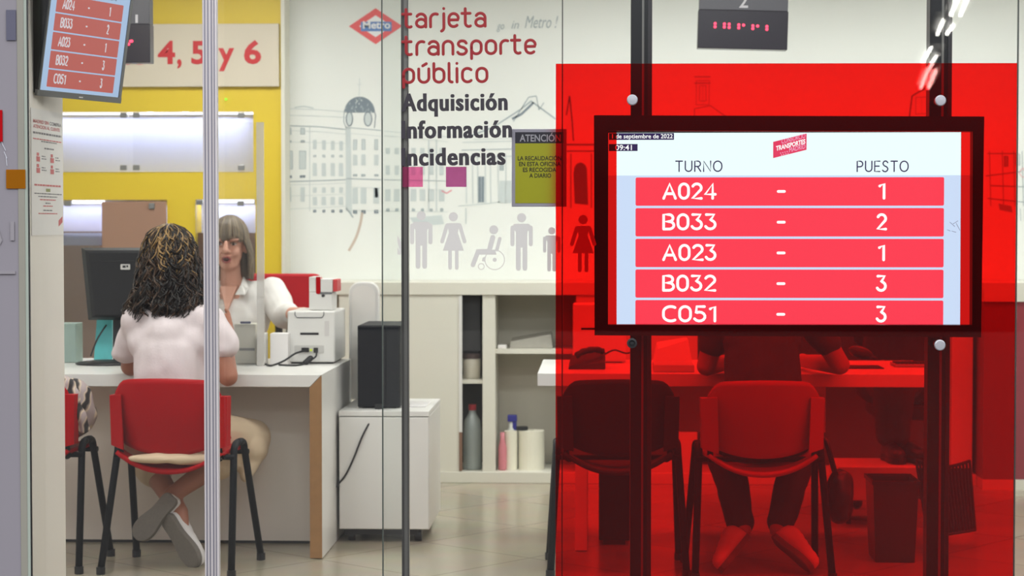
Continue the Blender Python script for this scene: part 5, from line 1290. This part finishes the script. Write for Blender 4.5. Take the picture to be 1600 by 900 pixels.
# pictograms: shapes given in pixels
def pic(shapes):
    b = MB()
    for i, s_ in enumerate(shapes):
        if s_[0] == 'c':
            _, cx, cy, r_ = s_; poly = [(X(cx, YV) + r_ * KV * math.cos(2 * PI * j / 24), Z(cy, YV) + r_ * KV * math.sin(2 * PI * j / 24)) for j in range(24)]
        elif s_[0] == 'p': poly = [(X(x, YV), Z(y, YV)) for x, y in s_[1]]
        elif s_[0] == 'l':
            _, xa, ya, xb, yb, r_ = s_; a = math.atan2(-(yb - ya), xb - xa); ca, cb = (X(xa, YV), Z(ya, YV)), (X(xb, YV), Z(yb, YV))
            poly = [(cb[0] + r_ * KV * math.cos(a - PI / 2 + PI * j / 8), cb[1] + r_ * KV * math.sin(a - PI / 2 + PI * j / 8)) for j in range(9)] + [(ca[0] + r_ * KV * math.cos(a + PI / 2 + PI * j / 8), ca[1] + r_ * KV * math.sin(a + PI / 2 + PI * j / 8)) for j in range(9)]
        elif s_[0] == 'r':
            _, cx, cy, r_, wd = s_; n_ = 32
            o1 = [(X(cx, YV) + r_ * KV * math.cos(2 * PI * j / n_), Z(cy, YV) + r_ * KV * math.sin(2 * PI * j / n_)) for j in range(n_)]; o2 = [(X(cx, YV) + (r_ - wd) * KV * math.cos(2 * PI * j / n_), Z(cy, YV) + (r_ - wd) * KV * math.sin(2 * PI * j / n_)) for j in range(n_)]
            b.add([V((x, YV - .00002 * i, z)) for x, z in o1 + o2], [(j, (j + 1) % n_, n_ + (j + 1) % n_, n_ + j) for j in range(n_)]); continue
        b.add([V((x, YV - .00002 * i, z)) for x, z in poly], [tuple(range(len(poly)))])
    b.build('pictogram', M_picto, door)
def man(cx, top, bot, s_=1.0):
    h_ = (bot - top); hw = 17.5 * s_
    pic([('c', cx, top + 7.2 * s_, 7.2 * s_), ('p', [(cx - 9 * s_, top + .35 * h_), (cx - hw + 6 * s_, top + .185 * h_), (cx + hw - 6 * s_, top + .185 * h_), (cx + 9 * s_, top + .35 * h_), (cx + 9 * s_, top + .6 * h_), (cx - 9 * s_, top + .6 * h_)]),
         ('p', [(cx - hw + 1, top + .26 * h_), (cx - hw + 6 * s_, top + .185 * h_), (cx - hw + 10 * s_, top + .185 * h_), (cx - 9 * s_, top + .32 * h_)]), ('p', [(cx + hw - 10 * s_, top + .185 * h_), (cx + hw - 6 * s_, top + .185 * h_), (cx + hw - 1, top + .26 * h_), (cx + 9 * s_, top + .32 * h_)]),
         ('l', cx - hw + 3.2 * s_, top + .25 * h_, cx - hw + 3.2 * s_, top + .54 * h_, 3.2 * s_), ('l', cx + hw - 3.2 * s_, top + .25 * h_, cx + hw - 3.2 * s_, top + .54 * h_, 3.2 * s_),
         ('l', cx - 5.2 * s_, top + .5 * h_, cx - 5.2 * s_, top + .96 * h_, 3.8 * s_), ('l', cx + 5.2 * s_, top + .5 * h_, cx + 5.2 * s_, top + .96 * h_, 3.8 * s_)])
def woman(cx, top, bot):
    h_ = bot - top
    pic([('c', cx, top + 7.2, 7.2), ('p', [(cx - 10, top + .19 * h_), (cx + 10, top + .19 * h_), (cx + 7, top + .36 * h_), (cx + 16.5, top + .67 * h_), (cx - 16.5, top + .67 * h_), (cx - 7, top + .36 * h_)]),
         ('l', cx - 10, top + .23 * h_, cx - 17.5, top + .51 * h_, 3), ('l', cx + 10, top + .23 * h_, cx + 17.5, top + .51 * h_, 3), ('l', cx - 5.2, top + .62 * h_, cx - 5.2, top + .97 * h_, 2.9), ('l', cx + 5.2, top + .62 * h_, cx + 5.2, top + .97 * h_, 2.9)])
man(658.5, 330, 420); woman(708.5, 331.5, 421.5); man(815, 333, 423); man(862, 355, 424, .78); woman(911, 336, 425)
pic([('c', 771.5, 359, 7), ('l', 770, 371, 765, 390, 4), ('p', [(761, 389), (774, 391), (776, 398), (744, 398), (744, 389.5)]), ('l', 747, 393, 739, 414, 3.6), ('l', 781, 373, 776.5, 390, 2.8), ('r', 773, 406, 16, 1.5), ('c', 773, 406, 3.2), ('p', [(754, 403), (758, 401), (758, 409), (753, 408)]), ('r', 752, 416.5, 5.3, 1.4)])
pic([('p', [(621, 367), (627, 378), (627, 398), (621, 378)]), ('p', [(621, 386), (627, 396), (626, 398), (621, 398)])])
# yellow notice on the inside of the door
YN = YD + .012
nt_ = thing('notice_sign', 'yellow green notice headed atencion beside the red panel', 'notice', pt(842, 262, YN))
MB().box((X(799.5, YN), YN, Z(323, YN)), (X(885, YN), YN + .006, Z(201.5, YN))).build('frame', mat('lilac_frame', (212, 204, 222), .4), nt_, bevel=.0015)
MB().box((X(805, YN), YN - .0012, Z(317.5, YN)), (X(880, YN), YN + .001, Z(224, YN))).build('panel', mat('notice_yellow', (222, 216, 24), .5, vary=.06, scale=9), nt_)
hd_ = MB().box((X(805, YN), YN - .0013, Z(224, YN)), (X(880, YN), YN + .001, Z(206.5, YN))).build('heading_bar', mat('notice_dark', (52, 46, 62), .4), nt_)
b = MB(); Mn = plane_m(V((0, YN - .002, 0))); text_into(b, 'ATENCIÓN', Mn, X(812, YN), X(876, YN), Z(221, YN), Z(210.5, YN), 0, .02); b.build('heading', mat('notice_white', (216, 210, 220), .5), hd_)
b = MB()
for t_, a, c, yb in (('LA RECAUDACIÓN', 809, 877, 250.5), ('EN ESTA OFICINA', 811, 876, 259.5), ('ES RECOGIDA', 817, 869, 268.5), ('A DIARIO', 827, 861, 277.5)):
    text_into(b, t_, Mn, X(a, YN), X(c, YN), Z(yb, YN), Z(yb - 6.4, YN), 0, .02)
b.build('text', mat('notice_ink', (60, 56, 20), .5), nt_)
# frosted door leaf at the near end
Yf_ = 6.12
fd_ = thing('frosted_door', 'greyish frosted glass door leaf with orange sticker', 'door', (X(0, Yf_), Yf_, 0))
MB().box((X(-160, Yf_), Yf_, .002), (X(32, Yf_), Yf_ + .01, ZC - .002)).build('leaf', M_frost, fd_)
MB().box((X(30, Yf_), Yf_ - .003, .002), (X(40.5, Yf_), Yf_ + .014, ZC - .002)).build('edge_rail', mat('door_rail_green', (150, 148, 138), .35, vary=.05), fd_, bevel=.002)
MB().box((X(40.5, Yf_), Yf_ + .0, .002), (X(45, Yf_), Yf_ + .012, ZC - .002)).build('edge_glass', M_dirtyg, fd_)
MB().box((X(45, Yf_), Yf_ + .002, .002), (X(46.5, Yf_), Yf_ + .012, ZC - .002)).build('seal', M_black, fd_)
def onleaf(name, a, c, e, g, m): MB().box((X(a, Yf_), Yf_ - .005, Z(g, Yf_)), (X(e, Yf_), Yf_ - .0032, Z(c, Yf_))).build(name, m, fd_)
onleaf('orange_sticker', 12, 264, 42, 294, M_orange); onleaf('red_sticker', -20, 170, 7, 220, M_redpl)
M_mark = mat('leaf_mark', (150, 146, 152), .4)
onleaf('grey_line', -20, 424, 25, 429, M_mark); onleaf('grey_mark', 18, 346, 24, 376, M_mark)
b = MB(); b.add([V((X(a, Yf_), Yf_ - .0034, Z(c, Yf_))) for a, c in ((-6, 352), (-2, 352), (5, 376), (1, 384), (-6, 366))], [(0, 1, 2, 3, 4)]); b.build('grey_mark', M_mark, fd_)
onleaf('dark_reflection', 14, 12, 29, 60, mat('leaf_reflection', (92, 92, 112), .4))  # dark reflection in the leaf, painted as a flat patch
b = MB()
for k in range(7): b.tube([V((X(-6 + 3 * k, Yf_), Yf_ - .0035, Z(172 + 12 * k + random.uniform(-6, 6), Yf_))), V((X(2 + 2 * k + random.uniform(-2, 2), Yf_), Yf_ - .0035, Z(186 + 12 * k, Yf_)))], .0009, 5)
b.build('scratch', mat('scratch_white', (216, 220, 230), .4), fd_)

# red acrylic panel with cut-out
YR0, YR1 = 6.135, 6.141
rp = thing('red_panel', 'large transparent red acrylic panel with cut-out for the screen', 'panel', pt(1230, 500, YR0))
b = MB(); O = [pt(*a, YR0) for a in ((868.5, 99.5), (1589.5, 98.5))]; O = [O[0], O[1], V((O[1].x, YR0, .18)), V((O[0].x, YR0, .18))]
I = [pt(*a, YR0) for a in ((963.5, 205), (1502, 206), (1500.5, 508), (963.5, 507))]; t_ = V((0, YR1 - YR0, 0))
for k in range(4):
    l = (k + 1) % 4; b.add([O[k], O[l], I[l], I[k], O[k] + t_, O[l] + t_, I[l] + t_, I[k] + t_], [(0, 1, 2, 3), (4, 7, 6, 5)], 0)
b.build('sheet', M_redac, rp)
b = MB()
for k in range(4):
    l = (k + 1) % 4; b.add([O[k], O[l], O[l] + t_, O[k] + t_], [(0, 1, 2, 3)]); b.add([I[k], I[l], I[l] + t_, I[k] + t_], [(0, 1, 2, 3)])
b.build('rim', M_redacedge, rp)
RX = Matrix.Rotation(PI / 2, 3, 'X')
for (px, py, open_) in ((988, 156, 0), (1470, 157, 0), (987.5, 536.5, 1), (1469, 539.5, 0)):
    p = pt(px, py, YR0 - .014)
    so_ = MB().lathe(V((p.x, YD - .001, p.z)), [(.012, 0), (.012, YD - YR1 - .002)], 20, M=RX).build('standoff', M_black, rp, smooth=False)
    if not open_: MB().lathe(V((p.x, YR0, p.z)), [(.0155, 0), (.0165, .002), (.0165, .012), (.014, .0145), (.004, .0148)], 24, M=RX).build('cap', M_steel, so_, smooth=False)
    else: MB().lathe(V((p.x, YR0, p.z)), [(.015, 0), (.0155, .003), (.0155, .008), (.010, .009), (.009, .003), (.004, .003), (.004, .010), (.001, .010)], 24, M=RX).build('bolt', M_dgrey, so_, smooth=False)
b = MB(); 
for (a, c) in (((1484, 347), (1492, 354)), ((1489, 350), (1497, 345)), ((1494, 349), (1500, 360)), ((1487, 361), (1494, 363)), ((1480, 359), (1485, 361))): b.tube([pt(*a, YD - .0015), pt(*c, YD - .0015)], .0007, 5)
b.build('scratch', mat('scratch_ink', (120, 126, 150), .5), bpy.data.objects['glass_pane.003'])

# poster on the partition face
po_ = thing('wall_poster', 'white information poster on the partition wall under the tilted screen', 'poster', (XP, 6.6, 1.53))
y0, y1, z0, z1 = 6.405, 6.785, 1.322, 1.738
MB().box((XP + .0005, y0, z0), (XP + .002, y1, z1)).build('sheet', M_paper, po_)
MP = plane_m(V((XP + .0026, y0, z0)), V((0, 1, 0)), V((0, 0, 1))); W_, H_ = y1 - y0, z1 - z0
Pr = mat('poster_red', (206, 110, 112), .6); Pg = mat('poster_grey', (130, 126, 130), .6); Pd = mat('poster_green', (150, 152, 100), .6)
b = MB()
def prect(u0, v0, u1, v1, mi): b.add([MP @ V((u * W_, (1 - v) * H_, 0)) for u, v in ((u0, v1), (u1, v1), (u1, v0), (u0, v0))], [(0, 1, 2, 3)], mi)
def words(v, u0, u1, h_, mi, n_=None):
    u = u0
    while u < u1 - .01:
        w_ = random.uniform(.03, .10) if h_ < .02 else random.uniform(.03, .05); prect(u, v - h_ / 2, min(u + w_, u1), v + h_ / 2, mi); u += w_ + .012
for (t_, u0, u1, v, mi, h_) in (('MADRID SIN', .06, .54, .112, 0, .036), ('COMPRA', .57, .95, .112, 1, .036), ('ATENCION AL CLIENTE', .06, .9, .152, 0, .034)):
    text_into(b, t_, MP, u0 * W_, u1 * W_, (1 - v) * H_, (1 - v + h_ * .75) * H_, mi, .02)
words(.19, .05, .95, .016, 1); words(.237, .05, .95, .009, 0); words(.252, .3, .8, .009, 1); words(.305, .4, .7, .012, 1)
for u in (.16, .60):
    for v in (.39, .48):
        prect(u, v - .045, u + .07, v - .02, 0); prect(u - .01, v - .015, u + .10, v + .025, 0); words(v - .02, u + .15, u + .27, .008, 1); words(v, u + .15, u + .3, .008, 1)
words(.60, .08, .92, .014, 0); prect(.44, .625, .58, .65, 2); words(.667, .08, .95, .009, 1); words(.69, .2, .8, .009, 1); words(.715, .25, .75, .009, 0); words(.742, .42, .58, .01, 1); words(.765, .35, .65, .009, 0); words(.80, .35, .65, .009, 1); words(.825, .2, .8, .009, 0)
b.add([MP @ V((u * W_, (1 - v) * H_, 0)) for u, v in ((.84, .93), (.97, .895), (.97, .845), (.84, .88))], [(0, 1, 2, 3)], 0)
b.build('print', [Pr, Pg, Pd], po_)

# tilted ticket screen on the partition
pA = pt(56, 140, 6.45); pB = pt(179, 146, 6.86)
ux = V((pB.x - pA.x, pB.y - pA.y, 0)); Wt = ux.length; ux.normalize(); nrm = V((ux.y, -ux.x, 0)); tl_ = math.radians(9)
uy = (V((0, 0, 1)) * math.cos(tl_) + nrm * math.sin(tl_)); Ht = .405
o_ = V((pA.x, pA.y, pA.z)); o_ = o_ + V((.012, 0, 0))
MT = plane_m(o_, ux, uy)
lt_ = thing('ticket_screen', 'smaller tilted screen with the same ticket list above wall poster', 'screen', o_ + ux * Wt / 2)
b = MB(); th_ = .062
def bxM(b, x0, y0, z0, x1, y1, z1, mi=0): b.box((x0, y0, z0), (x1, y1, z1), mi, MT); return b
bxM(MB(), -.012, -.012, -th_, Wt + .014, Ht + .012, -.004).build('case', M_black, lt_, bevel=.003)
bz = bxM(bxM(bxM(bxM(MB(), -.014, -.020, -.006, Wt + .016, 0, .004), -.014, Ht, -.006, Wt + .016, Ht + .014, .004), -.006, 0, -.006, 0, Ht, .003), Wt, 0, -.006, Wt + .014, Ht, .004)
bz.build('bezel', mat('bezel_grey', (112, 112, 112), .35), lt_)
bxM(MB(), Wt * .48, -.014, .004, Wt * .53, -.010, .005).build('maker_mark', M_paper, lt_)
kt = Ht / 317
ticket_screen(lt_, MT, kt, (D_bg, D_bg, D_row, D_wht, D_navy, D_row, D_wht), sx=Wt / (569 * kt))
b = MB(); cc = MT @ V((Wt / 2, Ht * .7, -th_)); b.tube([cc, V((cc.x - .1, cc.y, cc.z)), V((cc.x - .1, cc.y, ZC))], .018, 10); b.build('ceiling_bracket', M_black, lt_)

# ------------------------------------------------------------------ lamps of the hall, mirrored in the glass
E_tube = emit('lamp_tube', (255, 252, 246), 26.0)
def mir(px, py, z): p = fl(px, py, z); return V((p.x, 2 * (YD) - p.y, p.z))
for i, (ta, tb_) in enumerate(((((1486, 23), (1496, 0)), ((1501, 23), (1511, 0))), (((1465, 53), (1474, 32)), ((1480, 53), (1489, 40))), (((1442, 97), (1455, 75)), ((1449, 109), (1463, 88))), (((1437, 138), (1447, 112)), ((1449, 138), (1460, 112))))):
    zl = 3.0; A0, A1, B0, B1 = mir(*ta[0], zl), mir(*ta[1], zl), mir(*tb_[0], zl), mir(*tb_[1], zl)
    c_ = (A0 + A1 + B0 + B1) / 4
    L = thing('fluorescent_lamp', 'twin tube ceiling lamp of the hall, seen mirrored in glass', 'lamp', c_, group='hall ceiling lamps')
    for a, c in ((A0, A1), (B0, B1)):
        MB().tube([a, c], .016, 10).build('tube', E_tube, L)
    d = (A1 - A0).normalized(); s_ = d.cross(V((0, 0, 1))).normalized(); ln = (A1 - A0).length / 2 + .05; wdt = abs((B0 - A0).dot(s_)) / 2 + .06
    MB().loft([[c_ + d * sx * ln + s_ * sy * wdt + V((0, 0, z)) for sx, sy in ((-1, -1), (1, -1), (1, 1), (-1, 1))] for z in (.03, .08)]).build('housing', M_white, L)
    MB().tube([c_ + V((0, 0, .08)), c_ + V((0, 0, .6))], .01, 8).build('hanger', M_alud, L)
